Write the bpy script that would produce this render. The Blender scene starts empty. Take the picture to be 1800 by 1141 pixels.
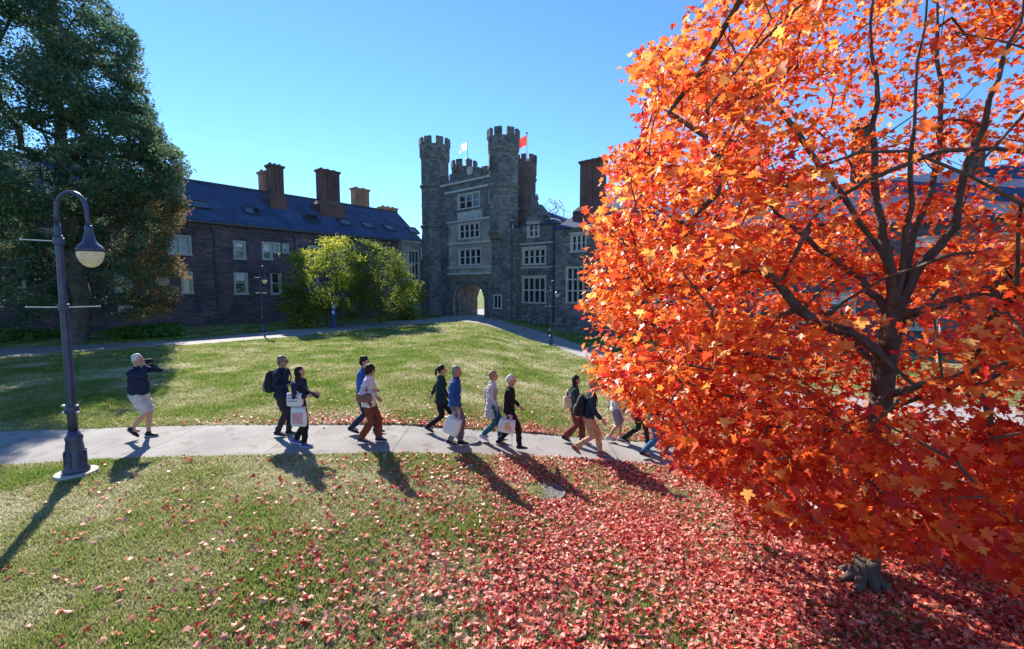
import bpy, bmesh, math, random
import numpy as np
from mathutils import Vector, Matrix, noise

# ---------------------------------------------------------------- camera, world, sun
random.seed(7)
rng = np.random.default_rng(7)
scene = bpy.context.scene
PITCH = math.radians(4.5); CAMH = 3.2; FPX = 800.0
cam_data = bpy.data.cameras.new("camera"); cam = bpy.data.objects.new("camera", cam_data)
scene.collection.objects.link(cam); scene.camera = cam
cam.location = (0, 0, CAMH); cam.rotation_euler = (math.pi/2 - PITCH, 0, 0)
cam_data.sensor_width = 36; cam_data.lens = 16.0; cam_data.clip_end = 3000; cam_data.clip_start = 0.05

SUN_EL = math.radians(34.5); SUN_AZ = math.radians(-31.5)      # azimuth from +Y, negative = to the left
to_sun = Vector((math.sin(SUN_AZ)*math.cos(SUN_EL), math.cos(SUN_AZ)*math.cos(SUN_EL), math.sin(SUN_EL)))
world = bpy.data.worlds.new("World"); scene.world = world; world.use_nodes = True
wn = world.node_tree.nodes; wl = world.node_tree.links
bg = wn["Background"]; sky = wn.new("ShaderNodeTexSky"); sky.sky_type = 'NISHITA'
sky.sun_disc = False; sky.sun_elevation = SUN_EL; sky.sun_rotation = SUN_AZ
sky.air_density = 1.0; sky.dust_density = 0.0; sky.ozone_density = 4.0; sky.altitude = 0
tint = wn.new("ShaderNodeMix"); tint.data_type = 'RGBA'; tint.blend_type = 'MULTIPLY'; tint.inputs[0].default_value = 1.0
tint.inputs[7].default_value = (0.70, 0.98, 1.24, 1); wl.new(sky.outputs[0], tint.inputs[6])
wl.new(tint.outputs[2], bg.inputs[0]); bg.inputs[1].default_value = 0.088
sun_d = bpy.data.lights.new("sun", 'SUN'); sun_d.energy = 5.0; sun_d.angle = math.radians(0.5)
sun_d.color = (1.0, 0.93, 0.82)
sun = bpy.data.objects.new("sun", sun_d); scene.collection.objects.link(sun)
sun.rotation_euler = to_sun.to_track_quat('Z', 'Y').to_euler(); sun.location = (-20, 30, 30)
scene.view_settings.view_transform = 'Standard'; scene.view_settings.look = 'None'
scene.view_settings.exposure = 1.2; scene.view_settings.gamma = 1.0
scene.cycles.max_bounces = 8; scene.cycles.transparent_max_bounces = 8

# ---------------------------------------------------------------- helpers
COL = scene.collection
def ray(px, py):
    dx = (px-900)/FPX; dy = -(py-570.5)/FPX
    return Vector((dx, math.cos(PITCH)+dy*math.sin(PITCH), -math.sin(PITCH)+dy*math.cos(PITCH)))
def sstep(a, b, x):
    t = np.clip((x-a)/(b-a), 0, 1); return t*t*(3-2*t)
def ter(x, y):                      # the lawn falls away gently towards the right-hand buildings
    return -(.65*sstep(-3.5, 2.5, x)+.38*sstep(-4, 5, x)*sstep(13, 27, y))*(1-sstep(40, 50, y)*(1-.6*sstep(4, 14, x)))
def ground(px, py, z=0.0):
    r = ray(px, py); h = 0.0
    for _ in range(12):
        t = (z+h-CAMH)/r.z; h = 0.5*h+0.5*float(ter(r.x*t, r.y*t))
    t = (z+h-CAMH)/r.z
    return Vector((r.x*t, r.y*t, z+float(ter(r.x*t, r.y*t))))
def at(px, py, depth):
    r = ray(px, py); t = depth/r.y
    return Vector((r.x*t, depth, CAMH+r.z*t))
def proj_np(P):
    c, s = math.cos(PITCH), math.sin(PITCH)
    X = P[:, 0]; Y = P[:, 1]; Z = P[:, 2]-CAMH
    f = Y*c - Z*s; u = Y*s + Z*c
    f = np.maximum(f, 0.05)
    return 900+FPX*X/f, 570.5-FPX*u/f
class Frame:
    def __init__(self, O, ang):
        self.O = Vector((O[0], O[1], 0)); self.ang = ang
        self.d = Vector((math.cos(ang), math.sin(ang), 0)); self.n = Vector((-math.sin(ang), math.cos(ang), 0))
    def hit(self, px, py, yoff=0.0):
        r = ray(px, py); O = self.O + self.n*yoff
        a = r.dot(self.n); t = (O-Vector((0, 0, CAMH))).dot(self.n)/a
        p = Vector((0, 0, CAMH)) + r*t
        return (p-self.O).dot(self.d), p.z
    def s(self, px, py=507, yoff=0): return self.hit(px, py, yoff)[0]
    def h(self, px, py, yoff=0): return self.hit(px, py, yoff)[1]
    def local(self, p):
        q = p-self.O; return Vector((q.dot(self.d), q.dot(self.n), q.z))

def mat_new(name):
    m = bpy.data.materials.new(name); m.use_nodes = True
    return m, m.node_tree.nodes, m.node_tree.links, m.node_tree.nodes["Principled BSDF"]
def ramp(nodes, stops, interp='LINEAR'):
    r = nodes.new("ShaderNodeValToRGB"); r.color_ramp.interpolation = interp
    e = r.color_ramp.elements
    while len(e) < len(stops): e.new(0.5)
    for k, (p, c) in enumerate(stops):
        e[k].position = p; e[k].color = (c[0], c[1], c[2], 1)
    return r
def M(name, col, rough=0.8, var=0.25, scale=6.0, bump=0.0, metal=0.0, spec=0.4, bscale=None):
    m, n, l, b = mat_new(name)
    b.inputs["Roughness"].default_value = rough; b.inputs["Metallic"].default_value = metal
    b.inputs["Specular IOR Level"].default_value = spec
    tc = n.new("ShaderNodeTexCoord"); nz = n.new("ShaderNodeTexNoise")
    nz.inputs["Scale"].default_value = scale; nz.inputs["Detail"].default_value = 6
    l.new(tc.outputs["Object"], nz.inputs["Vector"])
    r = ramp(n, [(0.3, [c*(1-var) for c in col]), (0.7, [min(1, c*(1+var)) for c in col])])
    l.new(nz.outputs["Fac"], r.inputs[0]); l.new(r.outputs[0], b.inputs["Base Color"])
    if bump:
        nb = n.new("ShaderNodeTexNoise"); nb.inputs["Scale"].default_value = bscale or scale*6; nb.inputs["Detail"].default_value = 8
        l.new(tc.outputs["Object"], nb.inputs["Vector"])
        bp = n.new("ShaderNodeBump"); bp.inputs["Strength"].default_value = bump; bp.inputs["Distance"].default_value = 0.02
        l.new(nb.outputs["Fac"], bp.inputs["Height"]); l.new(bp.outputs[0], b.inputs["Normal"])
    return m
def masonry(name, c1, c2, mortar, bw, bh, msize=0.02, bump=0.6, tint=None):
    m, n, l, b = mat_new(name); b.inputs["Roughness"].default_value = 0.9; b.inputs["Specular IOR Level"].default_value = 0.25
    uv = n.new("ShaderNodeUVMap"); uv.uv_map = "UVMap"
    wob = n.new("ShaderNodeTexNoise"); wob.inputs["Scale"].default_value = 1.7
    l.new(uv.outputs[0], wob.inputs["Vector"])
    mx = n.new("ShaderNodeVectorMath"); mx.operation = 'MULTIPLY_ADD'
    mx.inputs[1].default_value = (0.10*bw, 0.06*bw, 0); l.new(wob.outputs["Color"], mx.inputs[0]); l.new(uv.outputs[0], mx.inputs[2])
    br = n.new("ShaderNodeTexBrick"); l.new(mx.outputs[0], br.inputs["Vector"])
    br.inputs["Color1"].default_value = (*c1, 1); br.inputs["Color2"].default_value = (*c2, 1); br.inputs["Mortar"].default_value = (*mortar, 1)
    br.inputs["Scale"].default_value = 1.0; br.inputs["Brick Width"].default_value = bw; br.inputs["Row Height"].default_value = bh
    br.inputs["Mortar Size"].default_value = msize; br.inputs["Mortar Smooth"].default_value = 0.3
    br.squash = 0.7; br.squash_frequency = 3; br.offset_frequency = 2; br.inputs["Bias"].default_value = 0.0
    nz = n.new("ShaderNodeTexNoise"); nz.inputs["Scale"].default_value = 0.55; nz.inputs["Detail"].default_value = 8
    l.new(uv.outputs[0], nz.inputs["Vector"])
    r = ramp(n, [(0.3, (0.62, 0.62, 0.64)), (0.72, (1.25, 1.2, 1.12))]); l.new(nz.outputs["Fac"], r.inputs[0])
    n2 = n.new("ShaderNodeTexNoise"); n2.inputs["Scale"].default_value = 14; n2.inputs["Detail"].default_value = 4; l.new(uv.outputs[0], n2.inputs["Vector"])
    r2 = ramp(n, [(0.3, (0.8, 0.8, 0.8)), (0.7, (1.2, 1.2, 1.2))]); l.new(n2.outputs["Fac"], r2.inputs[0])
    m1 = n.new("ShaderNodeMix"); m1.data_type = 'RGBA'; m1.blend_type = 'MULTIPLY'; m1.inputs[0].default_value = 1
    l.new(br.outputs["Color"], m1.inputs[6]); l.new(r.outputs[0], m1.inputs[7])
    m2 = n.new("ShaderNodeMix"); m2.data_type = 'RGBA'; m2.blend_type = 'MULTIPLY'; m2.inputs[0].default_value = 1
    l.new(m1.outputs[2], m2.inputs[6]); l.new(r2.outputs[0], m2.inputs[7]); l.new(m2.outputs[2], b.inputs["Base Color"])
    sub = n.new("ShaderNodeMath"); sub.operation = 'SUBTRACT'; l.new(n2.outputs["Fac"], sub.inputs[0]); l.new(br.outputs["Fac"], sub.inputs[1])
    bp = n.new("ShaderNodeBump"); bp.inputs["Strength"].default_value = bump; bp.inputs["Distance"].default_value = 0.03
    l.new(sub.outputs[0], bp.inputs["Height"]); l.new(bp.outputs[0], b.inputs["Normal"])
    return m
def leaf_mat(name, stops, trans=0.5, nscale=0.5, nmix=0.35, back=None, rough=0.5, spec=0.3):
    m, n, l, b = mat_new(name); b.inputs["Roughness"].default_value = rough; b.inputs["Specular IOR Level"].default_value = spec
    a = n.new("ShaderNodeAttribute"); a.attribute_name = "rnd"
    g = n.new("ShaderNodeNewGeometry"); nz = n.new("ShaderNodeTexNoise"); nz.inputs["Scale"].default_value = nscale; nz.inputs["Detail"].default_value = 3
    l.new(g.outputs["Position"], nz.inputs["Vector"])
    st = n.new("ShaderNodeMapRange"); st.inputs[1].default_value = 0.3; st.inputs[2].default_value = 0.7; l.new(nz.outputs["Fac"], st.inputs[0])
    mx = n.new("ShaderNodeMix"); mx.data_type = 'FLOAT'; mx.inputs[0].default_value = nmix
    l.new(a.outputs["Fac"], mx.inputs[2]); l.new(st.outputs[0], mx.inputs[3])
    r = ramp(n, stops); l.new(mx.outputs[0], r.inputs[0]); col = r.outputs[0]
    if back:
        mb = n.new("ShaderNodeMix"); mb.data_type = 'RGBA'; l.new(r.outputs[0], mb.inputs[6]); mb.inputs[7].default_value = (*back, 1)
        sc = n.new("ShaderNodeMath"); sc.operation = 'MULTIPLY'; sc.inputs[1].default_value = 0.42; l.new(g.outputs["Backfacing"], sc.inputs[0])
        l.new(sc.outputs[0], mb.inputs[0]); col = mb.outputs[2]
    l.new(col, b.inputs["Base Color"])
    tr = n.new("ShaderNodeBsdfTranslucent"); l.new(col, tr.inputs["Color"])
    ms = n.new("ShaderNodeMixShader"); ms.inputs[0].default_value = trans
    l.new(b.outputs[0], ms.inputs[1]); l.new(tr.outputs[0], ms.inputs[2])
    l.new(ms.outputs[0], n["Material Output"].inputs["Surface"])
    return m

def tag(o, label=None, cat=None, group=None, kind=None):
    if label: o["label"] = label
    if cat: o["category"] = cat
    if group: o["group"] = group
    if kind: o["kind"] = kind
    return o
def empty(name, loc=(0, 0, 0), rz=0.0):
    o = bpy.data.objects.new(name, None); COL.objects.link(o); o.location = loc; o.rotation_euler = (0, 0, rz)
    o.empty_display_size = 0.3
    return o
def copy_tree(o, parent=None):
    c = o.copy(); COL.objects.link(c)
    if parent: c.parent = parent
    for ch in list(o.children): copy_tree(ch, c)
    return c

class MB:
    """collects shapes and links them as ONE mesh object"""
    def __init__(self): self.v = []; self.f = []
    def add(self, vs, fs):
        k = len(self.v); self.v += [tuple(p) for p in vs]; self.f += [tuple(i+k for i in f) for f in fs]
    def box(self, x0, x1, y0, y1, z0, z1, mtx=None):
        vs = [(x, y, z) for z in (z0, z1) for y in (y0, y1) for x in (x0, x1)]
        if mtx: vs = [mtx @ Vector(p) for p in vs]
        self.add(vs, [(0, 2, 3, 1), (4, 5, 7, 6), (0, 1, 5, 4), (2, 6, 7, 3), (0, 4, 6, 2), (1, 3, 7, 5)])
    def rings(self, rs, cap=True, close=True):
        n = len(rs[0]); vs = [p for r in rs for p in r]; fs = []
        for k in range(len(rs)-1):
            for i in range(n):
                j = (i+1) % n
                fs.append((k*n+i, k*n+j, (k+1)*n+j, (k+1)*n+i))
        if cap: fs.append(tuple(range(n))[::-1]); fs.append(tuple((len(rs)-1)*n+i for i in range(n)))
        self.add(vs, fs)
    def lathe(self, prof, c=(0, 0, 0), n=20, mtx=None, rot=0.0):
        rs = []
        for r, z in prof:
            ring = [Vector((c[0]+r*math.cos(rot+2*math.pi*i/n), c[1]+r*math.sin(rot+2*math.pi*i/n), c[2]+z)) for i in range(n)]
            if mtx: ring = [mtx @ p for p in ring]
            rs.append(ring)
        self.rings(rs)
    def tube(self, pts, rad, n=10, ref=Vector((0, 1, 0)), cap=True):
        pts = [Vector(p) for p in pts]; rs = []
        for k, p in enumerate(pts):
            t = (pts[min(k+1, len(pts)-1)]-pts[max(k-1, 0)]).normalized()
            r = rad[k] if isinstance(rad, (list, tuple)) else rad
            ra, rb = r if isinstance(r, (list, tuple)) else (r, r)
            s = ref-ref.dot(t)*t
            if s.length < 1e-3: s = Vector((1, 0, 0))-t.x*t
            s.normalize(); q = t.cross(s)
            rs.append([p+s*(ra*math.cos(2*math.pi*i/n))+q*(rb*math.sin(2*math.pi*i/n)) for i in range(n)])
        self.rings(rs, cap)
    def ellipsoid(self, c, r, mtx=None, n=14, m=9):
        rs = []
        for k in range(1, m):
            a = math.pi*k/m
            ring = [Vector((r[0]*math.sin(a)*math.cos(2*math.pi*i/n), r[1]*math.sin(a)*math.sin(2*math.pi*i/n), -r[2]*math.cos(a))) for i in range(n)]
            ring = [(mtx @ p if mtx else p)+Vector(c) for p in ring]; rs.append(ring)
        self.rings(rs)
    def prism(self, poly, y0, y1):          # polygon in x,z extruded along y
        n = len(poly); vs = [(x, y0, z) for x, z in poly]+[(x, y1, z) for x, z in poly]
        fs = [tuple(range(n)), tuple(range(2*n-1, n-1, -1))]
        fs += [((i+1) % n, i, n+i, n+(i+1) % n) for i in range(n)]
        self.add(vs, fs)
    def xprism(self, poly, x0, x1):         # polygon in y,z extruded along x
        n = len(poly); vs = [(x0, y, z) for y, z in poly]+[(x1, y, z) for y, z in poly]
        fs = [tuple(range(n))[::-1], tuple(range(n, 2*n))]
        fs += [(i, (i+1) % n, n+(i+1) % n, n+i) for i in range(n)]
        self.add(vs, fs)
    def build(self, name, mat=None, parent=None, smooth=False, loc=None):
        me = bpy.data.meshes.new(name); me.from_pydata(self.v, [], self.f); me.update()
        bm = bmesh.new(); bm.from_mesh(me); bmesh.ops.recalc_face_normals(bm, faces=bm.faces)
        uvl = bm.loops.layers.uv.new("UVMap")
        for f in bm.faces:
            nn = f.normal
            if abs(nn.z) > 0.9:
                for lp in f.loops: lp[uvl].uv = (lp.vert.co.x, lp.vert.co.y)
            else:
                t = Vector((-nn.y, nn.x, 0)).normalized(); up = nn.cross(t)
                for lp in f.loops: lp[uvl].uv = (lp.vert.co.dot(t), lp.vert.co.dot(up) if abs(nn.z) > 0.2 else lp.vert.co.z)
            f.smooth = smooth
        bm.to_mesh(me); bm.free()
        if mat: me.materials.append(mat)
        o = bpy.data.objects.new(name, me); COL.objects.link(o)
        if parent: o.parent = parent
        if loc is not None: o.location = loc
        return o

def np_mesh(name, V, faces_idx, loop_start, loop_total, mat, parent=None, rnd=None):
    me = bpy.data.meshes.new(name)
    me.vertices.add(len(V)); me.vertices.foreach_set("co", np.ascontiguousarray(V, dtype=np.float32).ravel())
    me.loops.add(len(faces_idx)); me.loops.foreach_set("vertex_index", faces_idx.astype(np.int32))
    me.polygons.add(len(loop_start)); me.polygons.foreach_set("loop_start", loop_start.astype(np.int32))
    if rnd is not None:
        at_ = me.attributes.new("rnd", 'FLOAT', 'FACE'); at_.data.foreach_set("value", rnd.astype(np.float32))
    me.update(calc_edges=True); me.materials.append(mat)
    o = bpy.data.objects.new(name, me); COL.objects.link(o)
    if parent: o.parent = parent
    return o
def rot_mats(yaw, tilt, roll):
    cy, sy = np.cos(yaw), np.sin(yaw); ct, st = np.cos(tilt), np.sin(tilt); cr, sr = np.cos(roll), np.sin(roll)
    z = np.zeros_like(cy); o = np.ones_like(cy)
    Rz = np.stack([np.stack([cy, -sy, z], -1), np.stack([sy, cy, z], -1), np.stack([z, z, o], -1)], -2)
    Rx = np.stack([np.stack([o, z, z], -1), np.stack([z, ct, -st], -1), np.stack([z, st, ct], -1)], -2)
    Ry = np.stack([np.stack([cr, z, sr], -1), np.stack([z, o, z], -1), np.stack([-sr, z, cr], -1)], -2)
    return Rz @ Rx @ Ry
HALF = [(0, 0), (.17, -.09), (.40, -.06), (.29, .12), (.58, .26), (.50, .42), (.20, .38), (.25, .60), (.11, .64), (0, .98)]
def maple_leaves(name, P, size, R, rnd, mat, parent=None, fold=0.25, curl=0.25):
    """lobed leaves: two folded halves each"""
    h = np.array(HALF); R1 = np.c_[h, np.zeros(10)]
    L = R1[1:9].copy(); L[:, 0] *= -1
    base = np.vstack([R1, L])               # 0..9 right outline (0 base, 9 tip), 10..17 left
    base[:, 1] -= 0.4
    N = len(P); B = np.repeat(base[None], N, 0)
    fo = fold*(0.3+1.4*rng.random(N))[:, None]; cu = (curl*(rng.random(N)*2-0.7))[:, None]
    B[:, :, 2] = np.abs(B[:, :, 0])*fo - (B[:, :, 1]**2 + B[:, :, 0]**2)*cu
    B *= size[:, None, None]
    V = np.einsum('nij,nkj->nki', R, B)+P[:, None, :]
    fa = np.array([0, 1, 2, 3, 4, 5, 6, 7, 8, 9]); fb = np.array([0, 9, 17, 16, 15, 14, 13, 12, 11, 10])
    one = np.concatenate([fa, fb]); idx = (one[None]+18*np.arange(N)[:, None]).ravel()
    ls = np.arange(2*N)*10
    return np_mesh(name, V.reshape(-1, 3), idx, ls, None, mat, parent, np.repeat(rnd, 2))
def quad_leaves(name, P, size, R, rnd, mat, parent=None, aspect=0.5):
    base = np.array([(0, -.5, 0), (.5*aspect, 0.05, .06), (0, .5, 0), (-.5*aspect, 0.05, .06)])
    N = len(P); B = np.repeat(base[None], N, 0)*size[:, None, None]
    V = np.einsum('nij,nkj->nki', R, B)+P[:, None, :]
    idx = np.arange(4*N); ls = np.arange(N)*4
    return np_mesh(name, V.reshape(-1, 3), idx, ls, None, mat, parent, rnd)
def in_poly(x, y, poly):
    c = np.zeros(len(x), bool); n = len(poly)
    for i in range(n):
        x1, y1 = poly[i]; x2, y2 = poly[(i+1) % n]
        if y1 == y2: continue
        k = ((y1 > y) != (y2 > y)) & (x < (x2-x1)*(y-y1)/(y2-y1)+x1)
        c ^= k
    return c

# ---------------------------------------------------------------- materials
STONE = masonry("fieldstone", (0.23, 0.215, 0.20), (0.085, 0.09, 0.105), (0.19, 0.185, 0.18), 0.55, 0.24)
STONE_BROWN = masonry("brown_fieldstone", (0.19, 0.125, 0.13), (0.075, 0.065, 0.095), (0.13, 0.11, 0.13), 0.5, 0.2)
ASHLAR = masonry("pale_ashlar", (0.36, 0.345, 0.31), (0.28, 0.27, 0.25), (0.2, 0.195, 0.18), 0.8, 0.4, 0.012, 0.2)
BRICK = masonry("chimney_brick", (0.20, 0.085, 0.075), (0.12, 0.06, 0.055), (0.15, 0.115, 0.11), 0.24, 0.08, 0.012, 0.4)
BRICK_O = masonry("orange_chimney_brick", (0.42, 0.21, 0.12), (0.30, 0.15, 0.09), (0.30, 0.23, 0.17), 0.24, 0.08, 0.012, 0.4)
BRICK_T = masonry("turret_brick", (0.16, 0.115, 0.11), (0.09, 0.075, 0.08), (0.13, 0.115, 0.115), 0.4, 0.16, 0.015, 0.4)
SLATE = masonry("roof_slate", (0.075, 0.11, 0.21), (0.055, 0.08, 0.16), (0.035, 0.05, 0.10), 0.35, 0.22, 0.012, 0.35)
TRIM = M("carved_limestone", (0.44, 0.42, 0.38), 0.85, 0.18, 3, 0.2)
WFRAME = M("painted_window_frame", (0.62, 0.62, 0.60), 0.6, 0.1, 5)
LEAD = M("lead_pipe", (0.05, 0.06, 0.08), 0.5, 0.3, 5)
DARKIN = M("passage_shadow_stone", (0.09, 0.085, 0.08), 0.9, 0.3, 2)
BLIND = M("window_blind", (0.7, 0.7, 0.68), 0.9, 0.08, 5)
BLIND_O = M("orange_window_blind", (0.75, 0.28, 0.12), 0.9, 0.1, 5)
def glass_mat():
    m, n, l, b = mat_new("window_glass"); b.inputs["Base Color"].default_value = (0.02, 0.025, 0.035, 1)
    b.inputs["Roughness"].default_value = 0.06; b.inputs["Specular IOR Level"].default_value = 0.9
    tc = n.new("ShaderNodeTexCoord"); nz = n.new("ShaderNodeTexNoise"); nz.inputs["Scale"].default_value = 1.5
    l.new(tc.outputs["Object"], nz.inputs["Vector"]); bp = n.new("ShaderNodeBump"); bp.inputs["Strength"].default_value = 0.15; bp.inputs["Distance"].default_value = 0.05
    l.new(nz.outputs["Fac"], bp.inputs["Height"]); l.new(bp.outputs[0], b.inputs["Normal"])
    return m
GLASS = glass_mat()

def struct(name, mb, mat): return tag(mb.build(name, mat), kind='structure')

# ---------------------------------------------------------------- ground, paths
def lawn_mat():
    m, n, l, b = mat_new("lawn_turf"); b.inputs["Roughness"].default_value = 0.95; b.inputs["Specular IOR Level"].default_value = 0.1
    g = n.new("ShaderNodeNewGeometry")
    def nz(s, d=4):
        t = n.new("ShaderNodeTexNoise"); t.inputs["Scale"].default_value = s; t.inputs["Detail"].default_value = d
        l.new(g.outputs["Position"], t.inputs["Vector"]); return t
    a = nz(0.45); r = ramp(n, [(0.32, (0.10, 0.155, 0.035)), (0.52, (0.16, 0.19, 0.06)), (0.7, (0.24, 0.22, 0.10))]); l.new(a.outputs["Fac"], r.inputs[0])
    c = nz(5, 6); r2 = ramp(n, [(0.25, (0.55, 0.62, 0.5)), (0.75, (1.45, 1.35, 1.3))]); l.new(c.outputs["Fac"], r2.inputs[0])
    mm = n.new("ShaderNodeMix"); mm.data_type = 'RGBA'; mm.blend_type = 'MULTIPLY'; mm.inputs[0].default_value = 1
    l.new(r.outputs[0], mm.inputs[6]); l.new(r2.outputs[0], mm.inputs[7]); l.new(mm.outputs[2], b.inputs["Base Color"])
    d = nz(25, 8); bp = n.new("ShaderNodeBump"); bp.inputs["Strength"].default_value = 0.9; bp.inputs["Distance"].default_value = 0.05
    l.new(d.outputs["Fac"], bp.inputs["Height"]); l.new(bp.outputs[0], b.inputs["Normal"])
    return m
mb = MB()
gx = [-400, -150, -80]+[-50+k*1.25 for k in range(81)]+[80, 150, 400]; gy = [-20, -5]+[k*1.25 for k in range(57)]+[90, 200, 900]
gv = [(x, y, float(ter(x, y))) for y in gy for x in gx]; nx = len(gx)
mb.add(gv, [(j*nx+i, j*nx+i+1, (j+1)*nx+i+1, (j+1)*nx+i) for j in range(len(gy)-1) for i in range(nx-1)])
lawn = struct("lawn", mb, lawn_mat())
PATHM = M("concrete_path", (0.28, 0.265, 0.255), 0.9, 0.14, 1.3, 0.25, bscale=60)
def near_path():
    m, n, l, b = mat_new("jointed_concrete_path"); b.inputs["Roughness"].default_value = .9; b.inputs["Specular IOR Level"].default_value = .25
    g = n.new("ShaderNodeNewGeometry")
    def nz(s, d=5):
        t = n.new("ShaderNodeTexNoise"); t.inputs["Scale"].default_value = s; t.inputs["Detail"].default_value = d; l.new(g.outputs["Position"], t.inputs["Vector"]); return t
    def mul(a, c):
        q = n.new("ShaderNodeMix"); q.data_type = 'RGBA'; q.blend_type = 'MULTIPLY'; q.inputs[0].default_value = 1; l.new(a, q.inputs[6]); l.new(c, q.inputs[7]); return q.outputs[2]
    r = ramp(n, [(.3, (.22, .205, .195)), (.7, (.32, .305, .29))]); l.new(nz(.9).outputs["Fac"], r.inputs[0])
    r2 = ramp(n, [(.35, (.78, .77, .76)), (.6, (1.1, 1.1, 1.1))]); l.new(nz(45, 3).outputs["Fac"], r2.inputs[0])
    r3 = ramp(n, [(.56, (1, 1, 1)), (.68, (.72, .69, .66))]); l.new(nz(2.6, 8).outputs["Fac"], r3.inputs[0])
    sx = n.new("ShaderNodeSeparateXYZ"); l.new(g.outputs["Position"], sx.inputs[0])
    mo = n.new("ShaderNodeMath"); mo.operation = 'PINGPONG'; mo.inputs[1].default_value = 1.2; l.new(sx.outputs[0], mo.inputs[0])
    r4 = ramp(n, [(.0, (.5, .48, .46)), (.008, (.55, .53, .5)), (.014, (1, 1, 1))]); l.new(mo.outputs[0], r4.inputs[0])
    l.new(mul(mul(mul(r.outputs[0], r2.outputs[0]), r3.outputs[0]), r4.outputs[0]), b.inputs["Base Color"])
    bp = n.new("ShaderNodeBump"); bp.inputs["Strength"].default_value = .3; bp.inputs["Distance"].default_value = .01; l.new(nz(90, 4).outputs["Fac"], bp.inputs["Height"]); l.new(bp.outputs[0], b.inputs["Normal"])
    return m
def sheet(name, back, front, mat, z, px=True):
    B = [ground(*p) if px else Vector((*p, 0)) for p in back]; F = [ground(*p) if px else Vector((*p, 0)) for p in front]
    def dens(L):
        out = []
        for i in range(len(L)-1):
            for k in range(6):
                t = k/6; p0 = L[max(i-1, 0)]; p1 = L[i]; p2 = L[i+1]; p3 = L[min(i+2, len(L)-1)]
                out.append(0.5*((2*p1)+(p2-p0)*t+(2*p0-5*p1+4*p2-p3)*t*t+(3*p1-p0-3*p2+p3)*t**3))
        out.append(L[-1]); return out
    B = dens(B); F = dens(F); n = len(B); mb = MB(); K = 5
    rows = []
    for k in range(K+1):
        L = []
        for p, q in zip(B, F):
            v = p.lerp(q, k/K); L.append((v.x, v.y, float(ter(v.x, v.y))+z+0.012*math.sin(math.pi*k/K)))
        rows.append(L)
    rows = [[(x, y, h-.1) for x, y, h in rows[0]]]+rows+[[(x, y, h-.1) for x, y, h in rows[-1]]]
    mb.add([p for r in rows for p in r], [(k*n+i, k*n+i+1, (k+1)*n+i+1, (k+1)*n+i) for k in range(K+2) for i in range(n-1)])
    o = struct(name, mb, mat)
    return B, F
NB, NF = sheet("footpath",
      [(-700, 800), (-200, 768), (0, 760), (150, 755), (300, 750), (450, 748), (600, 748), (750, 751), (850, 757), (950, 764), (1050, 773), (1150, 779), (1300, 782), (1500, 782), (1900, 778), (2600, 770)],
      [(-700, 880), (-200, 834), (0, 820), (150, 812), (300, 805), (450, 801), (600, 799), (750, 799), (850, 800), (950, 804), (1050, 811), (1150, 820), (1300, 829), (1500, 832), (1900, 828), (2600, 820)], near_path(), 0.018)
FAR = sheet("far_footpath",
      [(-400, 640), (0, 613), (200, 604), (330, 597), (530, 578), (620, 570), (745, 561), (795, 556)],
      [(-400, 662), (0, 629), (200, 614), (330, 607), (530, 591), (620, 581), (745, 569), (800, 565)], PATHM, 0.014)
SIDE = sheet("side_footpath",
      [(800, 552), (856, 559), (900, 569), (968, 589), (1032, 611), (1200, 655), (1500, 700), (1900, 720)],
      [(790, 562), (820, 566), (900, 586), (968, 607), (1032, 632), (1200, 684), (1500, 735), (1900, 757)], PATHM, 0.022)
# ---------------------------------------------------------------- buildings
A_W = math.atan2(.767, .642)                     # direction of the long left wing
CORNER = (-11.5, 58.0)
FW = Frame(CORNER, A_W); FG = Frame(CORNER, A_W-math.pi/2)

def wall_grid(mb, s0, s1, z0, z1, holes, y=0.0, depth=0.28):
    """front wall face with real openings and their reveals; local x along the wall, y inward"""
    xs = sorted({s0, s1, *[h[0] for h in holes], *[h[1] for h in holes]}); zs = sorted({z0, z1, *[h[2] for h in holes], *[h[3] for h in holes]})
    xs = [x for x in xs if s0 <= x <= s1]; zs = [z for z in zs if z0 <= z <= z1]
    for i in range(len(xs)-1):
        for j in range(len(zs)-1):
            cx = (xs[i]+xs[i+1])/2; cz = (zs[j]+zs[j+1])/2
            if any(h[0] < cx < h[1] and h[2] < cz < h[3] for h in holes): continue
            mb.add([(xs[i], y, zs[j]), (xs[i+1], y, zs[j]), (xs[i+1], y, zs[j+1]), (xs[i], y, zs[j+1])], [(0, 1, 2, 3)])
    for a, b_, c, d in holes:
        mb.add([(a, y, c), (b_, y, c), (b_, y, d), (a, y, d), (a, y+depth, c), (b_, y+depth, c), (b_, y+depth, d), (a, y+depth, d)],
               [(0, 1, 5, 4), (1, 2, 6, 5), (2, 3, 7, 6), (3, 0, 4, 7)])
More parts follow.
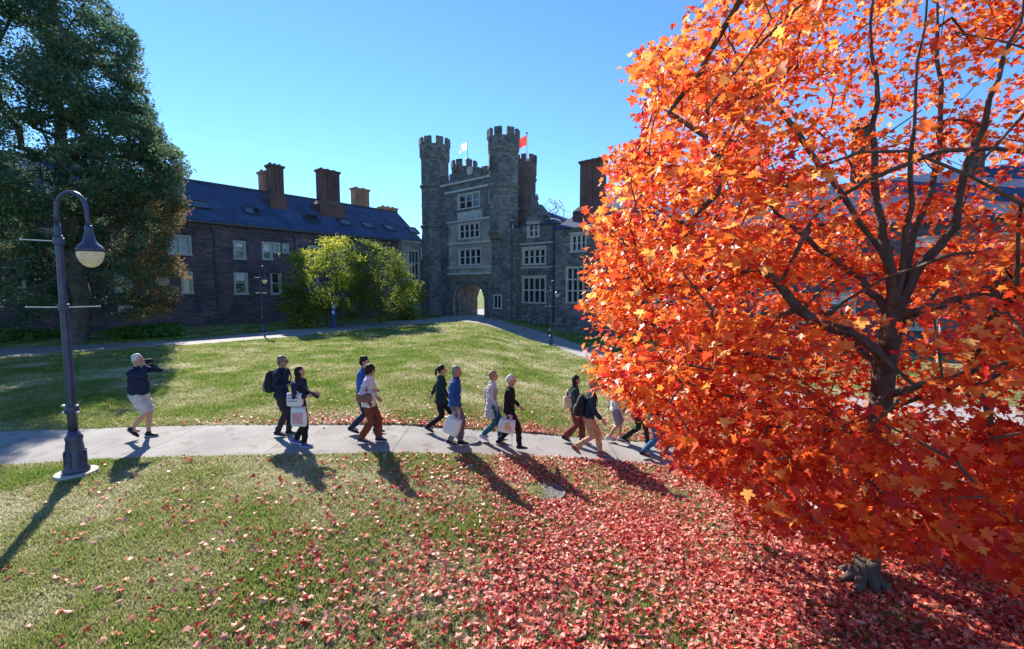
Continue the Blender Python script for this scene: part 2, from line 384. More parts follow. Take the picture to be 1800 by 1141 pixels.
def window(root, hole, cols=1, rows=1, y=0.0, surround=0.14, frame_mat=None, sash=True, blind=None, mull=0.09, label=None, hood=False):
    """mullioned window in its opening: window > pane, sill, blind"""
    a, b_, c, d = hole; mb = MB(); fm = frame_mat or TRIM
    yf = y-0.04
    mb.box(a-surround, a+0.03, yf, y+0.2, c, d); mb.box(b_-0.03, b_+surround, yf, y+0.2, c, d)
    mb.box(a-surround, b_+surround, yf-0.003, y+0.2, d-0.03, d+surround)
    if hood: mb.box(a-surround-0.12, b_+surround+0.12, yf-0.1, y, d+surround, d+surround+0.1)
    w = (b_-a)/cols; h = (d-c)/rows
    for k in range(1, cols): mb.box(a+k*w-mull/2, a+k*w+mull/2, y+0.02, y+0.2, c, d-0.03)
    for k in range(1, rows): mb.box(a+0.03, b_-0.03, y+0.035, y+0.19, c+k*h-mull/2, c+k*h+mull/2)
    o = mb.build("window", fm, root)
    if label: o["label"] = label
    g = MB(); g.box(a+0.03, b_-0.03, y+0.16, y+0.18, c, d-0.03); g.build("pane", GLASS, o)
    s = MB(); s.box(a-surround-0.05, b_+surround+0.05, yf-0.06, y+0.2, c-0.14, c-0.002); s.build("sill", fm, o)
    if sash:
        f = MB()
        for k in range(cols):
            x0, x1 = a+k*w+(mull/2 if k else 0.03), a+(k+1)*w-(mull/2 if k < cols-1 else 0.03)
            f.box(x0, x0+0.05, y+0.1, y+0.158, c, d-0.03); f.box(x1-0.05, x1, y+0.1, y+0.158, c, d-0.03)
            for zz in (c+0.03, (c+d)/2, d-0.07): f.box(x0+0.05, x1-0.05, y+0.105, y+0.157, zz-0.03, zz+0.03)
        f.build("sash", WFRAME, o)
    if blind:
        bm_, frac = blind
        q = MB(); q.box(a+0.05, b_-0.05, y+0.145, y+0.156, d-0.04-(d-c)*frac, d-0.04); q.build("blind", bm_, o)
    return o
def hole(F, x0, x1, y0, y1, yoff=0.0):
    xm = (x0+x1)/2
    return (F.s(x0, (y0+y1)/2, yoff), F.s(x1, (y0+y1)/2, yoff), F.h(xm, y1, yoff), F.h(xm, y0, yoff))
def gable_roof(mb, s0, s1, y0, y1, ze, zr, over=0.4, thick=0.18):
    ym = (y0+y1)/2; sl = (zr-ze)/(ym-y0)
    a = (y0-over, ze-over*sl); b_ = (ym, zr); c = (y1+over, ze-over*sl)
    mb.xprism([a, b_, c, (c[0], c[1]+thick), (b_[0], b_[1]+thick), (a[0], a[1]+thick)], s0, s1)
def chimney(root, x0, x1, y0, y1, z0, z1, mat, pots=3, flare=0.0, label=None, cap=0.12):
    mb = MB()
    if flare:
        zf = z0+(z1-z0)*0.42
        mb.box(x0-flare, x1+flare, y0-flare, y1+flare, z0, zf-0.5)
        vs = [(x0-flare, y0-flare, zf-0.5), (x1+flare, y0-flare, zf-0.5), (x1+flare, y1+flare, zf-0.5), (x0-flare, y1+flare, zf-0.5), (x0, y0, zf), (x1, y0, zf), (x1, y1, zf), (x0, y1, zf)]
        mb.add(vs, [(0, 1, 5, 4), (1, 2, 6, 5), (2, 3, 7, 6), (3, 0, 4, 7), (4, 5, 6, 7)]); z0 = zf-0.001
    # clustered shafts with small reveals between them
    n = max(2, pots); w = (x1-x0)/n
    mb.box(x0+0.06, x1-0.06, y0+0.06, y1-0.06, z0, z1-0.3)
    for k in range(n): mb.box(x0+k*w+0.03, x0+(k+1)*w-0.03, y0, y1, z0, z1-0.302)
    mb.box(x0-cap*.5, x1+cap*.5, y0-cap*.5, y1+cap*.5, z1-0.3, z1-0.18)
    o = mb.build("chimney", mat, root)
    if label: o["label"] = label
    c = MB(); c.box(x0-cap, x1+cap, y0-cap, y1+cap, z1-0.18, z1-0.04)
    for k in range(n): c.lathe([(0.17, 0), (0.14, 0.12), (0.16, 0.25)], (x0+(k+.5)*w, (y0+y1)/2, z1-0.06), 10)
    c.build("chimney_cap", mat, o)
    return o
def downpipe(root, x, z0, z1, y=-0.12):
    mb = MB(); mb.tube([(x, y, z0), (x, y, z1)], 0.07, 8); mb.box(x-0.16, x+0.16, y-0.12, y+0.1, z1-0.05, z1+0.35)
    z = z0+1.5
    while z < z1: mb.box(x-0.1, x+0.1, y-0.09, y+0.11, z, z+0.06); z += 2.2
    return mb.build("downpipe", LEAD, root)

# ---- long dormitory wing on the left
wing = empty("dormitory_wing", FW.O, A_W)
tag(wing, "long two storey stone wing with blue slate roof and brick chimneys, left of gatehouse", "building")
WD = 10.0; WE = FW.h(508, 402); WR = 0.0
# ridge from the photograph's ridge line at mid depth
WR = FW.h(600, 361, WD/2)
wh = {}
wl_ = [("a", (297, 333, 416, 446), 2, 1, None), ("b", (413, 429, 426, 454), 1, 1, (BLIND, .25)), ("c", (463, 476, 428, 455), 1, 1, (BLIND, .5)),
       ("d", (482, 490, 429, 443), 1, 1, None), ("e", (498, 505, 431, 443), 1, 1, (BLIND, .5)), ("f", (414, 433, 478, 516), 1, 1, (BLIND, .4)),
       ("g", (322, 336, 480, 514), 1, 1, None), ("h", (277, 294, 480, 512), 1, 1, (BLIND_O, .45)), ("i", (212, 236, 540, 560), 2, 1, None),
       ("j", (240, 262, 412, 446), 2, 1, (BLIND, .4)), ("k", (170, 196, 410, 446), 2, 1, None), ("l", (205, 228, 476, 512), 1, 1, (BLIND, .4)),
       ("m", (110, 136, 474, 514), 1, 1, None), ("n", (60, 92, 404, 442), 2, 1, (BLIND, .4)), ("o", (10, 40, 470, 514), 1, 1, None),
       ("p", (545, 558, 434, 458), 1, 1, None), ("q", (600, 612, 438, 462), 1, 1, None), ("r", (478, 492, 480, 516), 1, 1, None),
       ("s", (545, 558, 484, 516), 1, 1, None), ("t", (640, 652, 444, 464), 1, 1, None)]
holes = {k: hole(FW, *p) for k, p, *_ in wl_}
S0 = -46.0
mb = MB(); wall_grid(mb, S0, 0.2, -0.3, WE, list(holes.values()))
mb.add([(S0, WD, -.3), (0.2, WD, -.3), (0.2, WD, WE), (S0, WD, WE)], [(0, 1, 2, 3)])
for s in (S0, 0.2): mb.add([(s, 0, -.3), (s, WD, -.3), (s, WD, WE), (s, WD/2, WR), (s, 0, WE)], [(0, 1, 2, 3, 4)])
mb.box(S0, 0.1, 0.7, 0.75, -0.2, WE-0.1)
mb.build("wall", STONE_BROWN, wing)
for k, p, c, r, bl in wl_: window(wing, holes[k], c, r, blind=bl)
mb = MB(); gable_roof(mb, S0-.4, 0.15, 0, WD, WE+0.12, WR)
roof = mb.build("roof", SLATE, wing)
mb = MB(); mb.box(S0, 0.15, WD/2-.15, WD/2+.15, WR+0.12, WR+0.3); mb.build("ridge_cap", LEAD, roof)
mb = MB(); mb.box(S0, 0.1, -0.50, -0.36, WE-0.28, WE-0.1); mb.build("gutter", LEAD, wing)
for q in ((-.1, WE-0.7, WE-0.45), (-.1, 4.7, 4.9), (-.16, -.2, 1.1)):
    mb = MB(); mb.box(S0, 0.1, q[0], -.002, q[1], q[2]); mb.build("string_course", STONE_BROWN, wing)
downpipe(wing, FW.s(379, 480), 0, WE-0.8); downpipe(wing, FW.s(180, 480), 0, WE-0.8); downpipe(wing, FW.s(520, 480), 0, WE-0.8)
sl = (WR-WE)/(WD/2)
for px, py in ((355, 376), (445, 384), (549, 394), (608, 402), (648, 407), (686, 411), (727, 412), (150, 350), (255, 362)):
    y0 = 1.3; s, z = FW.hit(px, py, y0); zb = WE+0.12+y0*sl+0.18
    f = MB(); L = 1.25; w = 0.75; ca = 1/math.sqrt(1+sl*sl); ux = Vector((0, ca, ca*sl)); un = Vector((0, -ca*sl, ca)); o0 = Vector((s, y0-0.3, zb-0.3*sl))
    def fbox(m, a0, a1, b0, b1, c0, c1):
        m.add([o0+Vector((1, 0, 0))*a+ux*b_+un*c for c in (c0, c1) for b_ in (b0, b1) for a in (a0, a1)], [(0, 2, 3, 1), (4, 5, 7, 6), (0, 1, 5, 4), (2, 6, 7, 3), (0, 4, 6, 2), (1, 3, 7, 5)])
    fbox(f, -w, -w+.12, 0, L, -.1, .16); fbox(f, w-.12, w, 0, L, -.1, .16); fbox(f, -w+.12, w-.12, 0, .12, -.1, .155); fbox(f, -w+.12, w-.12, L-.12, L, -.1, .155)
    sk = f.build("skylight", LEAD, roof); g = MB(); fbox(g, -w+.12, w-.12, .12, L-.12, -.1, .1)
    # (the pane is the skylight's glass; it sits on the same level as its frame)
    g.build("skylight_glass", GLASS, roof)
def chim_px(F, root, x0, x1, ytop, ybase, yoff, mat, depth, **k):
    a = F.s(x0, ybase, yoff); b_ = F.s(x1, ybase, yoff); z1 = F.h((x0+x1)/2, ytop, yoff)
    z0 = F.h((x0+x1)/2, ybase, yoff)-1.2
    return chimney(root, min(a, b_), max(a, b_), yoff, yoff+depth, z0, z1, mat, **k)
chim_px(FW, wing, 462, 476, 301, 345, 6.2, BRICK_O, 1.1, pots=2)
chim_px(FW, wing, 477, 501, 290, 357, 2.6, BRICK, 1.0, pots=3, flare=.15)
chim_px(FW, wing, 566, 599, 299, 372, 2.6, BRICK, 1.2, pots=3, flare=.35)
chim_px(FW, wing, 625, 650, 331, 366, 7.0, BRICK_O, 1.1, pots=2)
chim_px(FW, wing, 673, 699, 364, 378, 8.0, BRICK_O, 1.1, pots=3)
chim_px(FW, wing, 262, 280, 250, 318, 2.6, BRICK_O, 1.2, pots=2)
# tall traceried bay next to the tower
bay = (FW.s(716, 500, -0.9), FW.s(741, 500, -0.9)-0.15)
bz0, bz1 = FW.h(730, 505, -0.9), FW.h(730, 442, -0.9)
hb = (bay[0]+.3, bay[1]-.3, bz0, bz1)
mb = MB(); wall_grid(mb, bay[0]-.6, bay[1]+.3, -2.2, bz1+1.2, [hb], y=-0.9); mb.box(bay[0]-.601, bay[0]-.3, -0.899, 0, -2.2, bz1+1.198); mb.box(bay[0]-.7, bay[1]+.3, -1.0, -0.9, bz1+0.9, bz1+1.25)
mb.box(bay[0]-.6, bay[1]+.3, -.899, 0, bz1+1.0, bz1+1.2); mb.build("bay", ASHLAR, wing)
window(wing, hb, 3, 3, y=-0.9, sash=False)

# ---- gatehouse
gate = empty("gatehouse", FG.O, FG.ang)
tag(gate, "grey stone gatehouse with battlemented turrets and an arched passage, at the end of the lawn", "building")
GE = FG.h(825, 318)                                     # parapet walk
g0, g1 = FG.s(785), FG.s(912); GD = 6.0
ah = (FG.s(803, 540), FG.s(851, 540)); az1 = FG.h(827, 499)
gwin = {"top": (hole(FG, 806, 842, 341, 365), 3, 1), "w4": (hole(FG, 889, 899, 388, 403), 1, 1)}
arch_hole = (ah[0], ah[1], -0.2, az1)
gs = FG.s(884); GL = FG.h(890, 404)
mb = MB(); wall_grid(mb, g0-1, gs, -2.2, GE, [gwin["top"][0], arch_hole], depth=0.28)
wall_grid(mb, gs, g1, -2.2, GL, [gwin["w4"][0]], depth=0.28)
# arch spandrels (four-centred head) and passage
cx = (ah[0]+ah[1])/2; hw = (ah[1]-ah[0])/2; spring = az1*0.55
def arch_pts(hw, z1, zs, n=14):
    out = []
    for i in range(n+1):
        t = -1+2*i/n; out.append((cx+hw*t, zs+(z1-zs)*(1-abs(t)**2.4)**(1/1.7)))
    return out
ap = arch_pts(hw, az1-.02, spring)
for i in range(len(ap)-1):
    (xa, za), (xb, zb) = ap[i], ap[i+1]
    mb.add([(xa, 0, za), (xb, 0, zb), (xb, 0, az1), (xa, 0, az1), (xa, 3.5, za), (xb, 3.5, zb)], [(0, 1, 2, 3), (0, 4, 5, 1)])
    mb.add([(xa, 3.5, za), (xb, 3.5, zb), (xb, 3.5, az1), (xa, 3.5, az1)], [(0, 1, 2, 3)])
for x in (ah[0], ah[1]): mb.add([(x, 0, -.2), (x, 3.5, -.2), (x, 3.5, spring), (x, 0, spring)], [(0, 1, 2, 3)])
wall_grid(mb, g0-1, gs, -2.2, GL, [arch_hole], y=3.5, depth=0); wall_grid(mb, gs, g1, -2.2, GL, [], y=3.5)
mb.add([(g0-1, 0, GE), (gs, 0, GE), (gs, 1.2, GE), (g0-1, 1.2, GE)], [(0, 1, 2, 3)])
mb.add([(g0-1, 1.2, GL), (gs, 1.2, GL), (gs, 1.2, GE), (g0-1, 1.2, GE)], [(0, 1, 2, 3)])
mb.add([(g0-1, 1.2, GL), (gs, 1.2, GL), (gs, 3.5, GL), (g0-1, 3.5, GL)], [(0, 1, 2, 3)])
mb.add([(gs, 0, GL), (g1, 0, GL), (g1, 3.5, GL), (gs, 3.5, GL)], [(0, 1, 2, 3)])
mb.add([(gs, 0, GL), (gs, 1.2, GL), (gs, 1.2, GE), (gs, 0, GE)], [(0, 1, 2, 3)])
mb.add([(g1, 0, -2.2), (g1, 3.5, -2.2), (g1, 3.5, GL), (g1, 0, GL)], [(0, 1, 2, 3)])
mb.build("wall", STONE, gate)
for k, (hh, c, r) in gwin.items(): window(gate, hh, c, r, sash=(k == "top"))
# arch surround
mb = MB(); o_ = [(cx+(x-cx)*1.22, spring+(z-spring)*1.16+.1) for x, z in ap]; i_ = ap
pts_o = [(o_[0][0], 0)]+o_+[(o_[-1][0], 0)]; pts_i = [(i_[0][0], 0)]+i_+[(i_[-1][0], 0)]
for i in range(len(pts_o)-1):
    a, b_, c, d = pts_o[i], pts_o[i+1], pts_i[i+1], pts_i[i]
    mb.add([(a[0], -.12, a[1]), (b_[0], -.12, b_[1]), (c[0], .25, c[1]), (d[0], .25, d[1]), (a[0], 0, a[1]), (b_[0], 0, b_[1])], [(0, 1, 2, 3), (0, 4, 5, 1)])
mb.build("archway", ASHLAR, gate)
# projecting pale oriel, three stages
ox0, ox1 = FG.s(789, 440, -.7), FG.s(862, 440, -.7)
stages = [(hole(FG, 807, 845, 438, 465, -.7), 4), (hole(FG, 807, 842, 393, 418, -.7), 4)]
oz0, oz1 = FG.h(827, 481, -.7), FG.h(827, 386, -.7)
mb = MB(); wall_grid(mb, ox0, ox1, oz0, oz1, [s[0] for s in stages], y=-.7, depth=.2)
mb.box(ox0, ox0+.01, -.699, 0, oz0, oz1); mb.box(ox1-.01, ox1, -.699, 0, oz0, oz1)
mb.add([(ox0, -.7, oz0), (ox1, -.7, oz0), (ox1, 0, oz0-.9), (ox0, 0, oz0-.9)], [(0, 1, 2, 3)])
mb.add([(ox0, -.7, oz1), (ox1, -.7, oz1), (ox1, 0, oz1+.25), (ox0, 0, oz1+.25)], [(0, 1, 2, 3)])
for k in (.16, .84): mb.box(ox0+(ox1-ox0)*k-.12, ox0+(ox1-ox0)*k+.12, -.78, -.7, oz0, oz1)
mb.build("oriel_bay", ASHLAR, gate)
for hh, c in stages: window(gate, hh, c, 1, y=-.7, surround=.1)
mb = MB()
for py in (481, 470, 427, 387): z = FG.h(827, py, -.7); mb = MB(); mb.box(ox0-.12, ox1+.12, -.86, -.701, z-.1, z+.1); mb.build("string_course", TRIM, gate)
for py, a, b_ in ((317, g0-1, gs), (332, g0, FG.s(862))):
    z = FG.h(827, py); mb = MB(); mb.box(a, b_, -.16, -.001, z-.12, z+.12); mb.build("string_course", TRIM, gate)
mb = MB(); z = FG.h(890, 455); mb.box(FG.s(863), g1, -.12, -.001, z-.08, z+.08)
mb.build("string_course", TRIM, gate)
# carved panel with shields under the top window
mb = MB(); a, b_, c, d = hole(FG, 805, 848, 371, 388); mb.box(a, b_, -.1, -.002, c, d)
for k in range(4):
    x = a+(b_-a)*(k+.5)/4; mb.prism([(x-.28, d-.15), (x+.28, d-.15), (x+.28, (c+d)/2), (x, c+.12), (x-.28, (c+d)/2)], -.2, -.1)
mb.build("carved_panel", TRIM, gate)
# battlements with central stepped gable
mb = MB(); x = g0-.6; top = FG.h(825, 311)
x_end = FG.s(865)
mb.box(g0-1, x_end, 0, .45, GE, GE+.55)
while x < x_end-.5: mb.box(x, x+.75, .003, .447, GE+.55, GE+1.25); x += 1.3
c0, c1 = FG.s(812), FG.s(848); cm = (c0+c1)/2; zt = FG.h(829, 296)
mb.prism([(c0, GE), (c1, GE), (c1-.1, GE+1.1), (c1-.5, GE+1.3), (cm+.75, zt-.4), (cm+.5, zt), (cm-.5, zt), (cm-.75, zt-.4), (c0+.5, GE+1.3), (c0+.1, GE+1.1)], -.1, .55)
mb.build("battlement", STONE, gate)
mb = MB(); mb.lathe([(.45, 0), (.5, .1), (.42, .2)], (0, 0, 0), 16, Matrix.Translation((cm, -.12, GE+1.0)) @ Matrix.Rotation(math.pi/2, 4, 'X')); mb.build("carved_roundel", TRIM, gate)

def turret(root, F, px, x0, x1, ytop, yoff, bands, z0=0.0, mat=STONE, wins=(), nm=8, sides=8, base_grow=0.0, mer=8):
    s = F.s(px, 400, yoff); r = (F.s(x1, 400, yoff)-F.s(x0, 400, yoff))/2
    view = abs((Vector(F.O)+F.d*s+F.n*yoff).normalized().dot(F.n))
    pw = (x1-x0)/FPX*((F.O+F.d*s+F.n*yoff).y)/2       # true half width as the eye sees it
    r = pw*1.04; z1 = F.h(px, ytop, yoff); rot = math.pi/8
    mb = MB(); c = (s, yoff, 0)
    mb.lathe([(r*(1+base_grow), z0), (r*(1+base_grow), (z0+z1)*.45), (r, (z0+z1)*.47), (r, z1-1.3)], c, sides, rot=rot)
    t = mb.build("turret", mat, root)
    for by in bands:
        b = MB(); z = F.h(px, by, yoff); b.lathe([(r, z-.3), (r*1.12, z-.08), (r*1.12, z+.1), (r, z+.25)], c, sides, rot=rot); b.build("moulding", mat, t)
    b = MB(); b.lathe([(r, z1-2.6), (r*1.1, z1-2.2), (r*1.1, z1-.85), (r*1.03, z1-.8), (r*.9, z1-1.2)], c, sides, rot=rot)
    b.build("moulding", mat, t)
    m = MB()
    for k in range(mer):
        a = 2*math.pi*(k+.5)/mer; da = math.pi/mer*.62
        ring = []
        for z in (z1-.85, z1):
            for rr, aa in ((r*.88, a-da), (r*1.1, a-da), (r*1.1, a+da), (r*.88, a+da)):
                ring.append((s+rr*math.cos(aa), yoff+rr*math.sin(aa), z))
        m.add(ring, [(0, 1, 2, 3), (4, 5, 6, 7), (0, 1, 5, 4), (1, 2, 6, 5), (2, 3, 7, 6), (3, 0, 4, 7)])
    m.build("battlement", mat, t)
    ap_ = r*math.cos(math.pi/8)
    for wx, wy0, wy1, ww in wins:
        zz0, zz1 = F.h(px, wy1, yoff), F.h(px, wy0, yoff); off = (wx-px)/FPX*58
        R = Matrix.Translation((s, yoff, 0)) @ Matrix.Rotation(-math.pi/4, 4, 'Z')
        k = 1+(base_grow if zz1 < (z0+z1)*.45 else 0)
        f = MB(); y_ = -ap_*k
        for q in ((off-ww, off-ww+.14), (off+ww-.14, off+ww), (off-.05, off+.05)): f.box(q[0], q[1], y_-.1, y_+.02, zz0, zz1, R)
        f.box(off-ww, off+ww, y_-.103, y_+.02, zz1, zz1+.16, R); f.box(off-ww-.06, off+ww+.06, y_-.16, y_+.02, zz0-.16, zz0, R)
        wo = f.build("window", TRIM, t)
        g = MB(); g.box(off-ww+.14, off+ww-.14, y_-.02, y_+.01, zz0, zz1, R); g.build("pane", GLASS, t)
    return t, s, z1
turret(gate, FG, 766, 743, 790, 246, .6, (330, 400), wins=((754, 346, 361, .55), (773, 438, 455, .4), (757, 508, 525, .5)), base_grow=.04)
turret(gate, FG, 885, 861, 911, 231, .6, (330, 410), z0=FG.h(885, 420), wins=((893, 280, 297, .55), (878, 335, 356, .55)))
turret(gate, FG, 817, 797, 837, 285, 5.0, (), z0=GE-1, mer=8)
turret(gate, FG, 925, 909, 941, 275, 5.0, (318, 370), mat=BRICK_T, mer=8)
mb = MB(); zq = FG.h(885, 412)
mb.box(FG.s(864), g1-.05, -.5, 0, -2.2, zq-.3); mb.xprism([(-.5, zq-.3), (0, zq-.3), (0, zq+.5)], FG.s(864), g1-.05)
mb.build("buttress", STONE, gate)
bwh = hole(FG, 870, 881, 520, 541, -.5)
wq = MB(); a, b_, c, d = bwh; wq.box(a, b_, -.52, -.49, c, d); wo = wq.build("window", GLASS, gate)
wq = MB(); wq.box(a-.14, a, -.6, -.5, c, d); wq.box(b_, b_+.14, -.6, -.5, c, d); wq.box((a+b_)/2-.06, (a+b_)/2+.06, -.58, -.521, c, d); wq.box(a-.14, b_+.14, -.603, -.5, d, d+.15); wq.box(a-.2, b_+.2, -.65, -.5, c-.15, c); wq.build("frame", TRIM, wo)
downpipe(gate, FG.s(906, 480), 0, FG.h(906, 395), y=-.62)

# ---- gabled hall right of the gatehouse
hall = empty("gabled_hall", FG.O, FG.ang)
tag(hall, "stone hall with a small pointed gable and mullioned windows, directly right of the gatehouse", "building")
yo = 0.25
h0, h1 = g1+.01, FG.s(984); HE = FG.h(940, 394, yo)
hw3 = [(hole(FG, 929, 946, 394, 416, yo), 2, 1), (hole(FG, 920, 958, 438, 464, yo), 4, 1), (hole(FG, 920, 958, 489, 531, yo), 4, 2)]
mb = MB(); wall_grid(mb, h0, h1, -2.2, HE, [w[0] for w in hw3], y=yo)
a, b_ = FG.s(926, 380, yo), FG.s(955, 380, yo); zk = FG.h(940, 380, yo); zp = FG.h(940, 360, yo)
mb.prism([(a, HE-.01), (b_, HE-.01), (b_, zk), ((a+b_)/2, zp), (a, zk)], yo+.001, yo+1.2)
mb.add([(h1, yo, -.2), (h1, yo+8, -.2), (h1, yo+8, HE), (h1, yo, HE)], [(0, 1, 2, 3)])
mb.box(h0, h1, yo+.75, yo+.8, -2.2, HE-.1)
mb.build("wall", STONE, hall)
for k, (hh, c, r) in enumerate(hw3): window(hall, hh, c, r, y=yo, surround=.16, sash=(k < 2), hood=True, mull=.13)
mb = MB(); m_ = (a+b_)/2
for q, w in ((a, -1), (b_, 1)):
    mb.prism([(q+w*.08, zk-.1), (q-w*.08, zk-.1), (m_-w*.01, zp), (m_-w*.01, zp+.16), (q+w*.08, zk+.06)], yo-.06, yo+1.3)
mb.lathe([(.16, 0), (.2, .15), (.1, .3), (.22, .55), (.05, 1.0)], (m_, yo+.3, zp+.1), 8); mb.build("gable_coping", STONE, hall)
ridge = FG.h(962, 372, 4.5)
mb = MB(); xr = FG.s(962, 372, 4.5)
mb.add([(h0, yo-.2, HE), (h1+.3, yo-.2, HE-.2), (h1+.3, yo+9, HE-.2), (h0, yo+9, HE), (h0, 4.5, ridge), (xr, 4.5, ridge)],
       [(0, 1, 5, 4), (1, 2, 5), (2, 3, 4, 5), (3, 0, 4), (3, 2, 1, 0)])
mb.build("roof", SLATE, hall)
downpipe(hall, FG.s(974, 480, yo), 0, HE-.6, y=yo-.14)
mb = MB()
for py in (470, 428): z = FG.h(940, py, yo); mb = MB(); mb.box(h0, h1, yo-.09, yo-.002, z-.07, z+.07); mb.build("string_course", TRIM, hall)

# ---- east hall behind the maple
east = empty("east_hall", FG.O, FG.ang)
tag(east, "stone hall with broad brick chimney and tall bay window, partly behind orange maple", "building")
ye = -.9
e0, e1 = h1+.02, FG.s(1085, 500, ye); EE = FG.h(1016, 400, ye)
ew = [(hole(FG, 1005, 1029, 413, 441, ye), 3, 1), (hole(FG, 997, 1044, 471, 531, ye), 5, 3)]
mb = MB(); wall_grid(mb, e0, e1, -2.2, EE, [w[0] for w in ew], y=ye)
mb.add([(e0, ye, -.2), (e0, ye+9, -.2), (e0, ye+9, EE), (e0, ye, EE)], [(0, 1, 2, 3)]); mb.add([(e1, ye, -.2), (e1, ye+9, -.2), (e1, ye+9, EE), (e1, ye, EE)], [(0, 1, 2, 3)])
gm = FG.s(1016, 400, ye); gp = FG.h(1016, 388, ye)
mb.box(e0, e1, ye+.7, ye+.75, -2.2, EE-.1)
mb.build("wall", STONE, east)
window(east, ew[0][0], 3, 1, y=ye, hood=True, mull=.12); window(east, ew[1][0], 5, 3, y=ye, sash=False, mull=.14)
er = FG.h(1050, 345, ye+4.5)
mb = MB(); mb.add([(e0-.2, ye-.2, EE), (e1+.2, ye-.2, EE), (e1+.2, ye+9, EE), (e0-.2, ye+9, EE), ((e0+e1)/2-.5, ye+4.5, er), (e1+.2, ye+4.5, er)],
       [(0, 1, 5, 4), (1, 2, 5), (2, 3, 4, 5), (3, 0, 4), (3, 2, 1, 0)]); mb.build("roof", SLATE, east)
# far range continuing to the right
yb = 2.5; f0, f1 = e1+.01, FG.s(1900, 500, yb); FE = FG.h(1500, 395, yb); FR = FG.h(1780, 292, yb+4)
bh = []
x = f0+2.0
while x < f1-2.5:
    bh.append(((x, x+1.7, 0.6, 2.8), 2)); bh.append(((x, x+1.7, 4.6, min(FE-.5, 6.4)), 2)); x += 4.2
mb = MB(); wall_grid(mb, f0, f1, -2.2, FE, [w[0] for w in bh], y=yb)
mb.add([(f1, yb, -.2), (f1, yb+8, -.2), (f1, yb+8, FE), (f1, yb+4, FR), (f1, yb, FE)], [(0, 1, 2, 3, 4)])
mb.add([(f0, yb+8, -.2), (f1, yb+8, -.2), (f1, yb+8, FE), (f0, yb+8, FE)], [(0, 1, 2, 3)]); mb.box(f0, f1, yb+.7, yb+.75, -2.2, FE-.1)
mb.build("wall", STONE_BROWN, east)
for k, (hh, c) in enumerate(bh): window(east, hh, c, 1, y=yb, blind=(BLIND, .3) if k % 3 == 0 else None)
mb = MB(); gable_roof(mb, f0, f1+.3, yb, yb+8, FE+.1, FR); mb.build("roof", SLATE, east)
chim_px(FG, east, 1018, 1053, 280, 395, ye+1.2, BRICK, 1.3, pots=3, flare=.45, label="broad brick chimney with stone shoulders")
chim_px(FG, east, 1492, 1524, 220, 330, yb+3.2, BRICK, 1.0, pots=2)
chim_px(FG, east, 1700, 1730, 215, 320, yb+3.2, BRICK, 1.0, pots=2)

# ---- flags
POLE = M("white_flagpole", (0.7, 0.7, 0.7), 0.4, 0.05)
def cloth_mat(name, c):
    m, n, l, b = mat_new(name); b.inputs["Base Color"].default_value = (*c, 1); b.inputs["Roughness"].default_value = .8
    nz = n.new("ShaderNodeTexNoise"); nz.inputs["Scale"].default_value = 3
    r = ramp(n, [(.3, [q*.85 for q in c]), (.7, c)]); l.new(nz.outputs["Fac"], r.inputs[0]); l.new(r.outputs[0], b.inputs["Base Color"])
    t = n.new("ShaderNodeBsdfTranslucent"); l.new(r.outputs[0], t.inputs[0]); ms = n.new("ShaderNodeMixShader"); ms.inputs[0].default_value = .5
    l.new(b.outputs[0], ms.inputs[1]); l.new(t.outputs[0], ms.inputs[2]); l.new(ms.outputs[0], n["Material Output"].inputs[0]); return m
def flag(px, ytop, ybase, yoff, mat, label, px_end, y_hang):
    s, z0 = FG.hit(px, ybase, yoff); z1 = FG.h(px, ytop, yoff)
    p = FG.O+FG.d*s+FG.n*yoff
    e = empty("flagpole", (p.x, p.y, z0-.6)); tag(e, label, "flag"); H = z1-z0+.6
    mb = MB(); mb.lathe([(.07, 0), (.04, H)], n=8); mb.build("pole", POLE, e)
    mb = MB(); mb.ellipsoid((0, 0, .75 if mat is FLAGW else H), (.32, .32, .32) if mat is FLAGW else (.12,)*3); mb.build("finial", LEAD, e)
    W = (px_end-px)/FPX*p.y; drop = (y_hang-ytop)/FPX*p.y
    n = 14; vs = []; fs = []
    for i in range(n+1):
        for j in range(9):
            u = i/n; v = j/8
            x = W*u; z = H-.15-drop*.62*v*(1-.15*u)-drop*.38*u*(1 if v > .05 else 1) 
            y = .28*math.sin(u*7+v*2)*u
            vs.append((x, y, z))
    for i in range(n):
        for j in range(8): fs.append((i*9+j, i*9+j+1, (i+1)*9+j+1, (i+1)*9+j))
    mb = MB(); mb.add(vs, fs); f = mb.build("banner", mat, e, smooth=True)
    return e
FLAGW = cloth_mat("white_flag_cloth", (.75, .8, .8)); FLAGR = cloth_mat("red_flag_cloth", (.85, .08, .06))
flag(822, 246, 284, 5.0, FLAGW, "white flag blowing left from a pole on the small middle turret", 808, 268)
flag(926, 234, 276, 5.0, FLAGR, "red flag blowing left from a pole behind the tallest turret", 910, 262)

